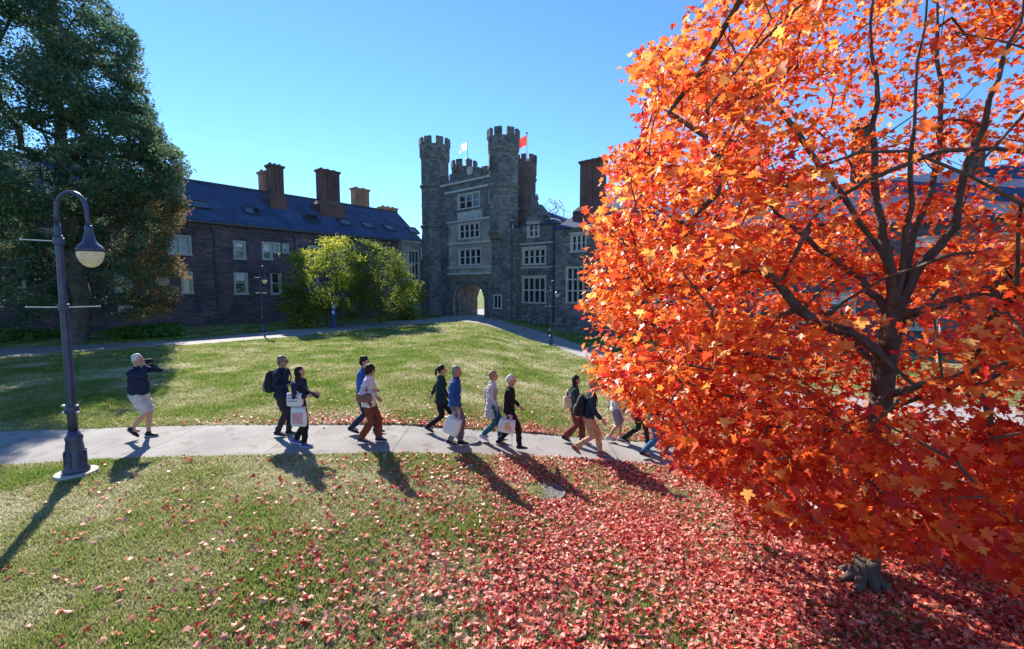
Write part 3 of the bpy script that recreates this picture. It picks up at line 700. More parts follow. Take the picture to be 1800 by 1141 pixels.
# paved yard seen through the arch
p0 = FG.O+FG.d*(ah[0]-3)+FG.n*0; p1 = FG.O+FG.d*(ah[1]+8); q0 = p0+FG.n*30; q1 = p1+FG.n*30
mb = MB(); a_ = FG.O+FG.d*(ah[0]-.2)-FG.n*3; b__ = FG.O+FG.d*(ah[1]+.2)-FG.n*3
c__ = FG.O+FG.d*(ah[1]+.2)+FG.n*3.6; d__ = FG.O+FG.d*(ah[0]-.2)+FG.n*3.6
mb.add([(p.x, p.y, .03) for p in (a_, b__, c__, d__)], [(0, 1, 2, 3)])
e__ = FG.O+FG.d*(ah[1]+14)+FG.n*3.6; f__ = FG.O+FG.d*(ah[1]+14)+FG.n*30; g__ = FG.O+FG.d*(ah[0]-10)+FG.n*30; h__ = FG.O+FG.d*(ah[0]-10)+FG.n*3.6
mb.add([(p.x, p.y, .03) for p in (h__, e__, f__, g__)], [(0, 1, 2, 3)])
struct("paved_yard", mb, PATHM)
def vnoise(x, y, s, seed=0):
    g = np.random.default_rng(seed).random((256, 256)); X = x*s+100; Y = y*s+100; xi = np.floor(X).astype(int); yi = np.floor(Y).astype(int); fx = X-xi; fy = Y-yi
    fx = fx*fx*(3-2*fx); fy = fy*fy*(3-2*fy); a = g[xi % 256, yi % 256]; b = g[(xi+1) % 256, yi % 256]; c = g[xi % 256, (yi+1) % 256]; d = g[(xi+1) % 256, (yi+1) % 256]
    return a*(1-fx)*(1-fy)+b*fx*(1-fy)+c*(1-fx)*fy+d*fx*fy
# ---------------------------------------------------------------- trees
def grow(nodes, parents, attractors, centre, step=0.35, droop=0.0, jit=0.05, outward=0.6):
    """joins every attractor to the nearest useful node, oldest (innermost) first"""
    N = [np.array(p, float) for p in nodes]; P = list(parents)
    A = attractors[np.argsort(np.linalg.norm(attractors-centre, axis=1))]
    tips = []
    arr = np.array(N)
    for a in A:
        d = a-arr; dist = np.linalg.norm(d, axis=1)
        rad = np.linalg.norm(arr-centre, axis=1); ra = np.linalg.norm(a-centre)
        cost = dist+outward*np.maximum(0, rad-ra)+0.25*np.maximum(0, arr[:, 2]-a[2])
        k = int(np.argmin(cost)); p0 = arr[k]; L = dist[k]
        m = max(1, int(L/step)); par = k; new = []
        up = np.array([0, 0, 1.0])*L*0.12
        for i in range(1, m+1):
            t = i/m; q = p0+(a-p0)*t+up*math.sin(math.pi*t)*(1 if droop == 0 else -droop)
            if i < m: q = q+rng.normal(0, jit, 3)
            new.append(q); P.append(par); par = len(N)+len(new)-1
        N += new; arr = np.vstack([arr, np.array(new)]); tips.append(par)
    return arr, P, tips
def radii(N, P, tips, r_tip, expo, floor=None):
    w = np.zeros(len(N)); 
    for t in tips: w[t] += 1
    for k in range(len(N)-1, -1, -1):
        if P[k] is not None and P[k] >= 0: w[P[k]] += w[k] if w[k] > 0 else 0.5
    r = r_tip*np.power(np.maximum(w, .6), expo)
    if floor is not None:
        for k, f in floor.items(): r[k] = max(r[k], f)
    return r
def branch_mesh(mb, N, P, r, sel=None, nseg=7, rmin=0.0):
    ch = {}
    for k, p in enumerate(P):
        if p >= 0: ch.setdefault(p, []).append(k)
    main = {p: max(c, key=lambda q: r[q]) for p, c in ch.items()}
    for k, p in enumerate(P):
        if p < 0 or (sel is not None and not sel(k)) or r[k] < rmin: continue
        a = Vector(N[p]); b = Vector(N[k]); is_main = main[p] == k
        ra = r[p] if is_main else min(r[p], r[k]*1.25)
        n = nseg if r[k] > .02 else 4
        tk = (b-a).normalized()
        tp = (a-Vector(N[P[p]])).normalized() if (P[p] >= 0 and is_main) else tk
        c = main.get(k); tn = (Vector(N[c])-b).normalized() if c else tk
        rings_ = []
        for q, t, rr in ((a, (tp+tk).normalized(), ra), (b, (tk+tn).normalized(), r[k])):
            s = t.cross(Vector((0.13, 1, 0.07))).normalized(); u = t.cross(s)
            rings_.append([q+s*(rr*math.cos(2*math.pi*i/n))+u*(rr*math.sin(2*math.pi*i/n)) for i in range(n)])
        mb.rings(rings_, cap=False)
BARK = M("maple_bark", (0.085, 0.07, 0.06), 0.9, 0.45, 7, 0.8, bscale=30)
BARK2 = M("grey_bark", (0.10, 0.085, 0.07), 0.9, 0.4, 3, 0.6)

# ---- the orange maple in front
SIL = [(1232, -400), (1228, 0), (1190, 30), (1175, 62), (1120, 85), (1092, 130), (1128, 170), (1120, 215), (1130, 245), (1072, 262), (1060, 300), (1066, 335), (1035, 365), (1030, 402),
       (1052, 425), (1030, 455), (1022, 490), (1032, 515), (998, 540), (1030, 570), (1022, 610), (1036, 645), (1042, 690), (1095, 705), (1110, 730), (1155, 755), (1172, 800), (1180, 835), (1240, 850), (1290, 885), (1300, 935),
       (1380, 942), (1405, 958), (1440, 955), (1450, 1000), (1500, 985), (1580, 980), (1640, 1005), (1690, 1000), (1745, 1045), (1800, 1050), (2600, 1200), (2600, -400)]
maple = empty("maple_tree", ground(1519, 1030)); MP = maple.location.copy()
tag(maple, "big maple tree covered in bright orange and red leaves, right foreground", "tree")
mc = np.array([4.35, 5.9, 4.7]); mr = np.array([3.75, 3.6, 4.2])
KS = 1.215; cam0 = np.array([0, 0, CAMH])
mc = np.array([4.68, 5.75, 4.75]); mr = np.array([4.0, 3.5, 5.1])
def limb(pts): return [np.array(at(p[0], p[1], (4.95+(p[2]-4.95)*(.45 if p[2] > 4.95 else .8))*KS)) for p in pts]
trunk_pts = [(1519, 1032, 4.86), (1527, 950, 4.9), (1537, 850, 4.93), (1545, 760, 4.95), (1549, 700, 4.96), (1556, 640, 4.97), (1566, 580, 4.98), (1574, 530, 5.0)]
trad = [.165, .125, .118, .118, .118, .118, .115, .11]
limbs = [  # parent index on trunk, points, start radius, end radius
 (7, [(1566, 480, 5.05), (1560, 440, 5.1), (1550, 393, 5.1), (1537, 319, 5.15), (1533, 221, 5.2), (1541, 140, 5.3), (1530, 40, 5.4), (1540, -80, 5.5)], .075, .010),
 (7, [(1600, 500, 4.95), (1618, 465, 4.9), (1655, 430, 4.8), (1680, 400, 4.7), (1697, 294, 4.6), (1731, 221, 4.5), (1756, 137, 4.4), (1795, 39, 4.3), (1830, -60, 4.2)], .075, .010),
 (7, [(1592, 480, 5.1), (1600, 440, 5.3), (1609, 400, 5.4), (1638, 334, 5.6), (1652, 270, 5.7), (1655, 147, 5.9), (1648, 49, 6.1), (1650, -60, 6.3)], .065, .009),
 (7, [(1590, 440, 4.9), (1604, 360, 4.7), (1600, 275, 4.6), (1609, 172, 4.5), (1626, 49, 4.4), (1640, -70, 4.3)], .042, .008),
 (6, [(1545, 525, 5.2), (1515, 488, 5.5), (1466, 452, 5.8), (1417, 417, 6.1), (1368, 378, 6.4), (1319, 314, 6.6), (1255, 262, 6.8), (1200, 200, 6.9)], .06, .014),
 (6, [(1596, 552, 4.8), (1640, 540, 4.6), (1712, 522, 4.3), (1770, 488, 4.1), (1830, 430, 3.9), (1920, 380, 3.8)], .048, .012),
 (3, [(1535, 780, 5.1), (1494, 755, 5.3), (1453, 718, 5.5), (1407, 682, 5.7), (1351, 664, 5.9), (1280, 640, 6.1), (1200, 600, 6.3), (1120, 560, 6.4)], .07, .014),
 (4, [(1535, 650, 5.2), (1515, 618, 5.5), (1484, 595, 5.8), (1468, 560, 6.1), (1400, 530, 6.5), (1330, 470, 6.8), (1240, 430, 7.0)], .055, .014),
 (4, [(1580, 690, 4.6), (1652, 665, 4.2), (1764, 640, 3.8), (1850, 610, 3.5)], .05, .014),
 (5, [(1520, 600, 4.6), (1440, 570, 4.3), (1370, 500, 4.2), (1300, 450, 4.3), (1230, 420, 4.4)], .045, .012),
 (2, [(1520, 860, 4.6), (1470, 840, 4.3), (1410, 850, 4.1), (1350, 840, 4.2), (1280, 800, 4.5)], .035, .012),
 (2, [(1560, 850, 4.6), (1620, 840, 4.2), (1700, 870, 3.8), (1790, 900, 3.5)], .035, .012),
 (7, [(1540, 430, 5.0), (1480, 340, 4.9), (1400, 230, 4.8), (1310, 130, 4.8), (1260, 40, 4.9)], .04, .012),
 (6, [(1600, 560, 5.4), (1640, 520, 6.2), (1690, 480, 7.0), (1720, 430, 7.8)], .05, .014),
]
nodes = [np.array(MP)-np.array([0, 0, .1])]+limb(trunk_pts[1:]); par = [-1]+list(range(len(nodes)-1)); fl = {i: trad[i]*1.1 for i in range(len(nodes))}
for pi, pts, ra, rb in limbs:
    prev = pi; L = limb(pts)
    for k, q in enumerate(L):
        # one extra point between for a slightly crooked limb
        mid = (np.array(nodes[prev])+q)/2+rng.normal(0, .025, 3)
        f = (k+.5)/len(L); nodes.append(mid); par.append(prev); fl[len(nodes)-1] = ra+(rb-ra)*f; prev = len(nodes)-1
        nodes.append(q); par.append(prev); fl[len(nodes)-1] = ra+(rb-ra)*(k+1)/len(L); prev = len(nodes)-1
# leaf sprays fill the crown's volume, fewer in its heart
cand = []
while len(cand) < 1680:
    u = rng.normal(size=(4000, 3)); u /= np.linalg.norm(u, axis=1)[:, None]
    rr = rng.random(4000)**(1/3)*1.0
    rr = np.where(rng.random(4000) < .55, .72+.28*rng.random(4000), rr)
    tz = u[:, 2]*rr; hr = np.hypot(u[:, 0], u[:, 1])*rr; lim2 = np.sqrt(np.maximum(1e-4, 1-tz*tz)); lim5 = np.maximum(1e-4, 1-np.abs(tz)**5)**.2
    f = np.where(tz < 0, lim5/lim2, 1.0); q = mc+np.c_[u[:, 0]*rr*f, u[:, 1]*rr*f, tz]*mr
    X, Y = proj_np(q)
    depth = q[:, 1]
    X0 = X+rng.normal(0, 6, len(X))
    ok = in_poly(X0, Y, SIL) & (q[:, 2] > .0) & (np.hypot(q[:, 0], q[:, 1]) > 3.0) & (vnoise(q[:, 0]+q[:, 1]*.6, q[:, 2]*1.5+q[:, 1]*.4, .9, 31) > .24) & (X < 2300)
    # thinner where the photograph lets the sky and limbs through
    thin = (X > 1330) & (Y < 430); ok &= ~(thin & (rng.random(len(X)) < .42))
    thin = (X > 1180) & (X <= 1330) & (Y < 220); ok &= ~(thin & (rng.random(len(X)) < .35))
    thin = (X > 1560) & (X < 1700) & (Y > 560) & (Y < 660); ok &= ~(thin & (rng.random(len(X)) < .7))
    front = (q[:, 1] < 6.2) & (X > 1400) & (X < 1680+.35*np.maximum(0, 600-Y)) & (Y < 730); ok &= ~(front & (rng.random(len(X)) < .8))
    edge = (X < 1190) & (Y < 480); ok &= ~(edge & (rng.random(len(X)) < .3))
    low = (Y > 780); ok &= low | (rng.random(len(X)) < .62)
    cand += list(q[ok])
cand = np.array(cand[:1680])
Nn, Pp, tips = grow(nodes, par, cand, np.array([4.2, 5.0, 3.2]), step=.3, jit=.035)
rad_ = radii(Nn, Pp, tips, .0042, .46, fl)
T_CNT = 8
mb = MB(); branch_mesh(mb, Nn, Pp, rad_, sel=lambda k: k < T_CNT, nseg=14)
# root flare
b0 = Vector(nodes[0])
for k in range(7):
    a = k*.9+.2; d = Vector((math.cos(a), math.sin(a), 0)); L = .30+.16*((k*37) % 5)/5
    mb.tube([b0+Vector((0, 0, .42))+d*.04, b0+Vector((0, 0, .26))+d*.11, b0+Vector((0, 0, .14))+d*L*.75, b0+d*(L+.2)+Vector((0, 0, .06))], [.085, .07, .045, .01], 8)
tk = mb.build("trunk", BARK, maple, smooth=True); 
def to_parent(o, e):            # keep world-space meshes under an Empty at the thing's base
    o.data.transform(Matrix.Translation(-e.location)); return o
to_parent(tk, maple)
mb = MB(); branch_mesh(mb, Nn, Pp, rad_, sel=lambda k: k >= T_CNT, nseg=8)
br = to_parent(mb.build("branch", BARK, maple, smooth=True), maple)
# leaves on every spray and along the twigs that carry it
tp = Nn[tips]; par_tip = Nn[[Pp[t] for t in tips]]
PL = []
for k in range(len(tp)):
    n = int(38*(0.6+.8*rng.random())); c = tp[k]; d = tp[k]-par_tip[k]
    off = rng.normal(0, 1, (n, 3))*np.array([.24, .24, .075]); off[:, 2] -= .03+.10*np.hypot(off[:, 0], off[:, 1])
    PL.append(c+off-d*rng.random((n, 1))*.8)
PL = np.vstack(PL)
X, Y = proj_np(PL); keep = in_poly(X+rng.normal(0, 9, len(X)), Y, SIL) & (np.hypot(PL[:, 0], PL[:, 1]) > 2.7) & (PL[:, 2] > -.3)
front = (PL[:, 1] < 6.05) & (X > 1500-.1*(600-Y)*(Y < 600)) & (X < 1625+.5*np.maximum(0, 560-Y)) & (Y > 0) & (Y < 720); keep &= ~(front & (rng.random(len(X)) < .8))
PL = PL[keep]; n = len(PL)
out = PL-mc; yaw = np.arctan2(out[:, 1], out[:, 0])-math.pi/2+rng.normal(0, 1.1, n)
R = rot_mats(yaw, rng.normal(-.55, .55, n), rng.normal(0, .5, n))
X, Y = proj_np(PL)
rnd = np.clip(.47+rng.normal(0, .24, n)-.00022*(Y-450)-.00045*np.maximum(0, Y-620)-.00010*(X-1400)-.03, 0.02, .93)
gre = (X > 1600) & (Y > 590) & (Y < 690) & (rng.random(n) < .12); rnd = np.where(gre, .99, rnd)
ML = leaf_mat("maple_leaf", [(0.0, (.34, .012, .018)), (.2, (.62, .035, .025)), (.42, (.80, .12, .025)), (.62, (.88, .28, .05)), (.82, (.90, .46, .12)), (.95, (.90, .58, .24)), (.99, (.5, .6, .15))], trans=.58, nscale=1.1, nmix=.25, rough=.38, spec=.45)
cr = maple_leaves("crown", PL-np.array(MP), .062+.05*rng.random(n), R, rnd, ML, maple, fold=.22, curl=.3)
print("maple leaves", n, "branch nodes", len(Nn))


# ---- generic background tree
def back_tree(name, label, cat, base, cz, cr_, n_att, n_leaf, size, lm, r_tip=.02, profile=None, sil=None, group=None, shape=None, lspread=.5, flat=.5, trunk_r=.3, rfun=None, seed=1, tilt=0.6, gap=0.0):
    e = empty(name, base); tag(e, label, cat, group)
    bx = np.array(base); c = np.array([bx[0], bx[1], cz]); pts = []
    while len(pts) < n_att:
        u = rng.uniform(-1, 1, (3000, 3))
        q = c+u*np.array(cr_)
        if profile is not None:
            rad = np.interp(q[:, 2]-bx[2], profile[0], profile[1]); dd = np.hypot(q[:, 0]-bx[0], q[:, 1]-bx[1])
            lump = 1+.14*np.sin(np.arctan2(q[:, 1]-bx[1], q[:, 0]-bx[0])*5+q[:, 2]*.9)+.1*np.sin(q[:, 2]*2.3+q[:, 0])
            ok = (dd < rad*lump) & ((dd > rad*.45) | (rng.random(len(q)) < .3))
        else:
            rr = np.linalg.norm(u, axis=1); lump = 1+.12*np.sin(u[:, 0]*5+u[:, 2]*4+seed)+.1*np.sin(u[:, 1]*7+seed*2)
            ok = (rr < lump) & ((rr > .5) | (rng.random(len(q)) < .35))
        if sil is not None: X, Y = proj_np(q); ok &= in_poly(X, Y, [(a-8 if a > 0 else a, b) for a, b in sil])
        if sil is not None: ok &= ~((Y > 380) & (rng.random(len(q)) < .45))
        if gap: ok &= vnoise(q[:, 0]+q[:, 1]*.7, q[:, 2]+q[:, 1]*.5, gap, 21) > .40
        pts += list(q[ok])
    pts = np.array(pts[:n_att])
    H = pts[:, 2].max()-bx[2]; tn = [bx+np.array([.02*H*math.sin(k), .02*H*math.cos(k*1.3), H*.92*k/9]) for k in range(10)]
    tn[0] = bx-np.array([0, 0, .2])
    N_, P_, tps = grow(tn, [-1]+list(range(9)), pts, np.array([bx[0], bx[1], bx[2]+H*.3]), step=max(.6, H*.05), jit=.03*H**.5)
    r_ = radii(N_, P_, tps, r_tip, .42, {k: trunk_r*(1-.85*k/9) for k in range(10)})
    m = MB(); branch_mesh(m, N_, P_, r_, nseg=9); to_parent(m.build("trunk", BARK2, e, smooth=True), e)
    if n_leaf:
        k = rng.integers(0, len(pts), n_leaf); cen = N_[np.array(tps)[k]]; prv = N_[np.array(P_)[np.array(tps)[k]]]
        w = rng.random((n_leaf, 1)); L = cen*(1-w*.8)+prv*w*.8+rng.normal(0, 1, (n_leaf, 3))*np.array([lspread, lspread, lspread*flat])
        if sil is not None:
            X, Y = proj_np(L); L = L[in_poly(X+rng.normal(0, 4, len(X)), Y, sil)]
        n = len(L); clump = rng.random(len(pts))[k][:n] if sil is None else rng.random(n)
        R = rot_mats(rng.uniform(0, 6.28, n), rng.normal(-.3, tilt, n), rng.normal(0, tilt, n))
        rn = np.clip(.5+rng.normal(0, .16, n), 0, 1) if rfun is None else rfun(L, n)
        quad_leaves("crown", L-bx, size*(.6+.8*rng.random(n)), R, rn, lm, e, .55)
    return e
EV = leaf_mat("dark_feathery_foliage", [(0, (.035, .10, .075)), (.35, (.075, .17, .11)), (.55, (.13, .19, .08)), (.70, (.20, .13, .05)), (.84, (.36, .12, .04)), (1, (.48, .20, .05))], trans=.4, nscale=.5, nmix=.25, spec=.08, rough=.7)
LSIL = [(-900, -600), (150, -600), (178, -20), (215, 25), (243, 62), (258, 110), (266, 170), (283, 215), (300, 250), (322, 268), (342, 300), (318, 330), (340, 365), (322, 400), (300, 425), (335, 470), (342, 488), (310, 500), (325, 540), (300, 560), (200, 575), (-900, 590)]
def ev_r(L, n):
    X, Y = proj_np(L); return np.clip(.37+rng.normal(0, .18, n)+.24*sstep(260, 420, Y)*sstep(100, 300, X)+.12*sstep(200, 320, X)*sstep(300, 400, Y), 0, 1)
gb = Vector((-25.5, 26.5, 0))
back_tree("dawn_redwood_tree", "huge dark green and russet feathery tree on the left, behind the near lamp post", "tree", gb, 12.5, (9, 9, 12.5), 1700, 210000, .17, EV,
          profile=([0, 1.5, 3, 8, 12, 15, 18, 21, 25], [0, 4.0, 6.5, 7.5, 7.2, 6.0, 5.0, 3.8, .5]), sil=LSIL, lspread=.34, flat=.4, trunk_r=.5, rfun=ev_r, tilt=.5, gap=.55)
YG = leaf_mat("yellow_green_foliage", [(0, (.06, .12, .02)), (.4, (.24, .32, .04)), (.7, (.55, .52, .06)), (1, (.75, .60, .08))], trans=.6, nscale=.35, nmix=.3, spec=.1, rough=.6)
DG = leaf_mat("dark_green_foliage", [(0, (.04, .09, .02)), (.4, (.11, .18, .03)), (.7, (.32, .36, .05)), (1, (.6, .55, .08))], trans=.45, nscale=.35, nmix=.3, spec=.1, rough=.6)
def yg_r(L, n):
    X, Y = proj_np(L); return np.clip(.52+rng.normal(0, .14, n)-.004*(Y-440), 0, 1)  # sunlit top put into the leaf colour: yellower upwards, darker green below
b1 = ground(576, 575.5); b2 = ground(668, 570)
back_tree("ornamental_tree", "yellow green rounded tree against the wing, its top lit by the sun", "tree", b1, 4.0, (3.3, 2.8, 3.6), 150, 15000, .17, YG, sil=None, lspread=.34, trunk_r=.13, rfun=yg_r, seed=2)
back_tree("ornamental_tree", "darker green tree with a bright right edge, between yellow green tree and gatehouse", "tree", b2, 3.9, (3.4, 2.6, 3.5), 150, 14000, .17, DG, lspread=.34, trunk_r=.14, seed=5)
back_tree("shrub", "low dark shrub at the foot of the wing beside the gatehouse bay", "shrub", ground(712, 562), 1.9, (2.2, 1.8, 1.9), 60, 4000, .22, YG, lspread=.3, trunk_r=.07, seed=8)
back_tree("shrub", "low dark shrub on the left of the yellow green tree", "shrub", ground(535, 576), 1.6, (2.0, 1.6, 1.6), 60, 4000, .2, DG, lspread=.3, trunk_r=.07, seed=9)
BR = leaf_mat("russet_twig_leaf", [(0, (.3, .12, .08)), (1, (.5, .25, .18))], trans=.4)
back_tree("bare_tree", "sparse reddish treetop rising behind the roof between gabled hall and chimney", "tree", Vector((6.2, 78, 0)), 12.5, (5, 4.5, 5.5), 220, 900, .25, BR, r_tip=.03, lspread=.4, trunk_r=.3, seed=3)

# ---- ground cover bed behind the far path
GC = leaf_mat("ground_cover_leaf", [(0, (.05, .11, .02)), (.6, (.13, .26, .04)), (1, (.3, .42, .09))], trans=.35, nscale=.6, nmix=.3)
def bed(poly, n, label):
    W = np.array([tuple(ground(*p))[:2] for p in poly]); lo, hi = W.min(0), W.max(0); q = rng.uniform(lo, hi, (n*4, 2)); q = q[in_poly(q[:, 0], q[:, 1], [tuple(w) for w in W])][:n]
    z = .12+.28*rng.random(len(q))+.18*np.sin(q[:, 0]*.9)*np.sin(q[:, 1]*1.1)
    P = np.c_[q, z]; m = len(P)
    return quad_leaves("ground_cover", P, .16+.12*rng.random(m), rot_mats(rng.uniform(0, 6.28, m), rng.normal(0, .5, m), rng.normal(0, .5, m)), rng.random(m), GC, None, .7)
g1_ = bed([(-300, 592), (-100, 582), (60, 577), (112, 578), (118, 594), (60, 603), (-300, 625)], 9000, ""); tag(g1_, "leafy green ground cover bed at the far left behind the lamp post", "ground cover", kind="stuff")
g2_ = bed([(195, 588), (240, 578), (290, 575), (322, 582), (326, 592), (250, 598), (190, 601)], 6000, ""); tag(g2_, "bright green ground cover bed beside the far path under the tree", "ground cover", kind="stuff")

# ---------------------------------------------------------------- grass and fallen leaves
def path_mask(x, y):
    """True on the near footpath"""
    bx = np.array([p.x for p in NB]); by = np.array([p.y for p in NB]); fx = np.array([p.x for p in NF]); fy = np.array([p.y for p in NF])
    return (y < np.interp(x, bx, by)-.0) & (y > np.interp(x, fx, fy)+.0)
def far_mask(x, y):
    m = np.zeros(len(x), bool)
    for B_, F_ in (FAR, SIDE): m |= in_poly(x, y, [(p.x, p.y) for p in B_]+[(p.x, p.y) for p in F_[::-1]])
    return m
n = 1700000
z = 3.2*np.exp(rng.random(n)*math.log(44/3.2)); x = (rng.random(n)*2-1)*(1.22*z+1.3)-.3
# even areal density near, thinning with distance
keep = (rng.random(n) < np.minimum(1, (z/7.0)**1.0)*np.clip((44-z)/18, 0, 1)) & (x > -34); x, z = x[keep], z[keep]
keep = ~path_mask(x, z) & ~far_mask(x, z); x, z = x[keep], z[keep]; n = len(x)
patch = .5*vnoise(x, z, .8, 1)+.3*vnoise(x, z, 2.1, 2)+.2*vnoise(x, z, 6, 3)
green = np.clip((patch-.22)/.6, 0, 1)*np.clip(.55+.03*z-.02*x, .35, 1.1)
h = (.03+.035*rng.random(n))*(.6+.8*green)*(1+np.minimum(z, 20)*.02); w = .005+.0011*z+.004*rng.random(n)
az = rng.uniform(0, 6.283, n); lean = rng.normal(0, .03, (n, 2))*(1+.0*z[:, None])
zt_ = ter(x, z)
V = np.empty((n, 3, 3)); V[:, 0] = np.c_[x-w*np.cos(az), z-w*np.sin(az), zt_]; V[:, 1] = np.c_[x+w*np.cos(az), z+w*np.sin(az), zt_]
V[:, 2] = np.c_[x+lean[:, 0], z+lean[:, 1], zt_+h]
gr = np.clip(1-green*.75+rng.normal(0, .13, n), 0, 1)
GM = leaf_mat("grass_blade", [(0, (.09, .19, .03)), (.35, (.19, .27, .05)), (.6, (.30, .32, .11)), (.85, (.44, .42, .22)), (1, (.62, .58, .38))], trans=.45, nmix=0.0)
gs_ = np_mesh("grass", V.reshape(-1, 3), np.arange(3*n), np.arange(n)*3, None, GM, None, gr)
tag(gs_, "short green and straw coloured lawn grass around the footpath", "grass", kind="stuff")
print("blades", n)

# fallen leaves: thick under the maple, drifting along the path
n = 700000
z = rng.uniform(3.0, 19, n); x = rng.uniform(-1, 1, n)*1.25*z
r = np.hypot(x-MP.x, z-MP.y)
den = 760*np.exp(-np.maximum(0, r-3.7)/1.35)
by = np.interp(x, [p.x for p in NB], [p.y for p in NB]); fy_ = np.interp(x, [p.x for p in NF], [p.y for p in NF])
db = z-by
strip = np.where(db > 0, 420*np.exp(-db/.38)+34*np.exp(-db/2.4), 0)*np.clip((x+9.5)/8, 0, 1)
strip += np.where((z < fy_), 22*np.exp(-(fy_-z)/.7), 0)*np.clip((x+2)/4, 0, 1)
den = np.maximum(den, strip)+.7+3.5*np.clip((x+4)/6, 0, 1)*(z < fy_)
den *= .25+1.5*vnoise(x, z, 1.6, 5)*vnoise(x, z, .6, 6)*2
on = (z < by) & (z > fy_); den = np.where(on, np.minimum(den*.03, 1.5), den)
man = (ground(960, 868)); den = np.where(np.hypot(x-man.x, z-man.y) < .36, 3.0, den)
area = 1.2*16*0; cellp = den*(2*1.25*z*16)/n                       # expected number per sample
k = rng.random(n) < cellp; x, z = x[k], z[k]; on = on[k]; n = len(x)
P = np.c_[x, z, ter(x, z)+np.where(on, .035, .045+.03*rng.random(n))]
R = rot_mats(rng.uniform(0, 6.28, n), rng.normal(0, .45, n)*np.where(on, .3, 1), rng.normal(0, .45, n)*np.where(on, .3, 1)+np.where(rng.random(n) < .45, math.pi, 0))
FLM = leaf_mat("fallen_leaf", [(0.0, (.25, .02, .02)), (.3, (.52, .045, .04)), (.55, (.68, .12, .08)), (.75, (.75, .28, .17)), (.9, (.66, .44, .30)), (1, (.42, .28, .16))], trans=.25, nscale=.8, nmix=.2, back=(.80, .52, .44), rough=.45)
fl_ = maple_leaves("fallen_leaves", P, .045+.038*rng.random(n), R, np.clip(rng.beta(1.5, 2.2, n), 0, 1), FLM, None, fold=.5, curl=.9)
tag(fl_, "red and pink fallen maple leaves scattered thickly under the maple", "fallen leaves", kind="stuff")
print("fallen leaves", n)
# ---------------------------------------------------------------- street furniture
LAMPM = M("dark_blue_lamp_paint", (0.03, 0.035, 0.085), 0.42, 0.45, 5, 0.05, spec=.6)
CONC = M("concrete_footing", (0.40, 0.38, 0.35), 0.9, 0.15, 8, 0.3)
STEEL = M("bright_steel_rod", (0.6, 0.6, 0.62), 0.35, 0.08, 6, metal=.6)
def globe_mat():
    m, n, l, b = mat_new("lamp_globe_glass"); b.inputs["Base Color"].default_value = (.80, .76, .60, 1); b.inputs["Roughness"].default_value = .25
    tc = n.new("ShaderNodeTexCoord"); wv = n.new("ShaderNodeTexNoise"); wv.inputs["Scale"].default_value = 8; l.new(tc.outputs["Object"], wv.inputs[0])
    r = ramp(n, [(.3, (.7, .65, .48)), (.7, (.88, .85, .7))]); l.new(wv.outputs["Fac"], r.inputs[0]); l.new(r.outputs[0], b.inputs["Base Color"])
    t = n.new("ShaderNodeBsdfTranslucent"); l.new(r.outputs[0], t.inputs[0]); ms = n.new("ShaderNodeMixShader"); ms.inputs[0].default_value = .55
    l.new(b.outputs[0], ms.inputs[1]); l.new(t.outputs[0], ms.inputs[2]); l.new(ms.outputs[0], n["Material Output"].inputs[0]); return m
GLOBE = globe_mat()
ARMM = M("galvanised_arm", (.42, .42, .45), .5, .15, 6)
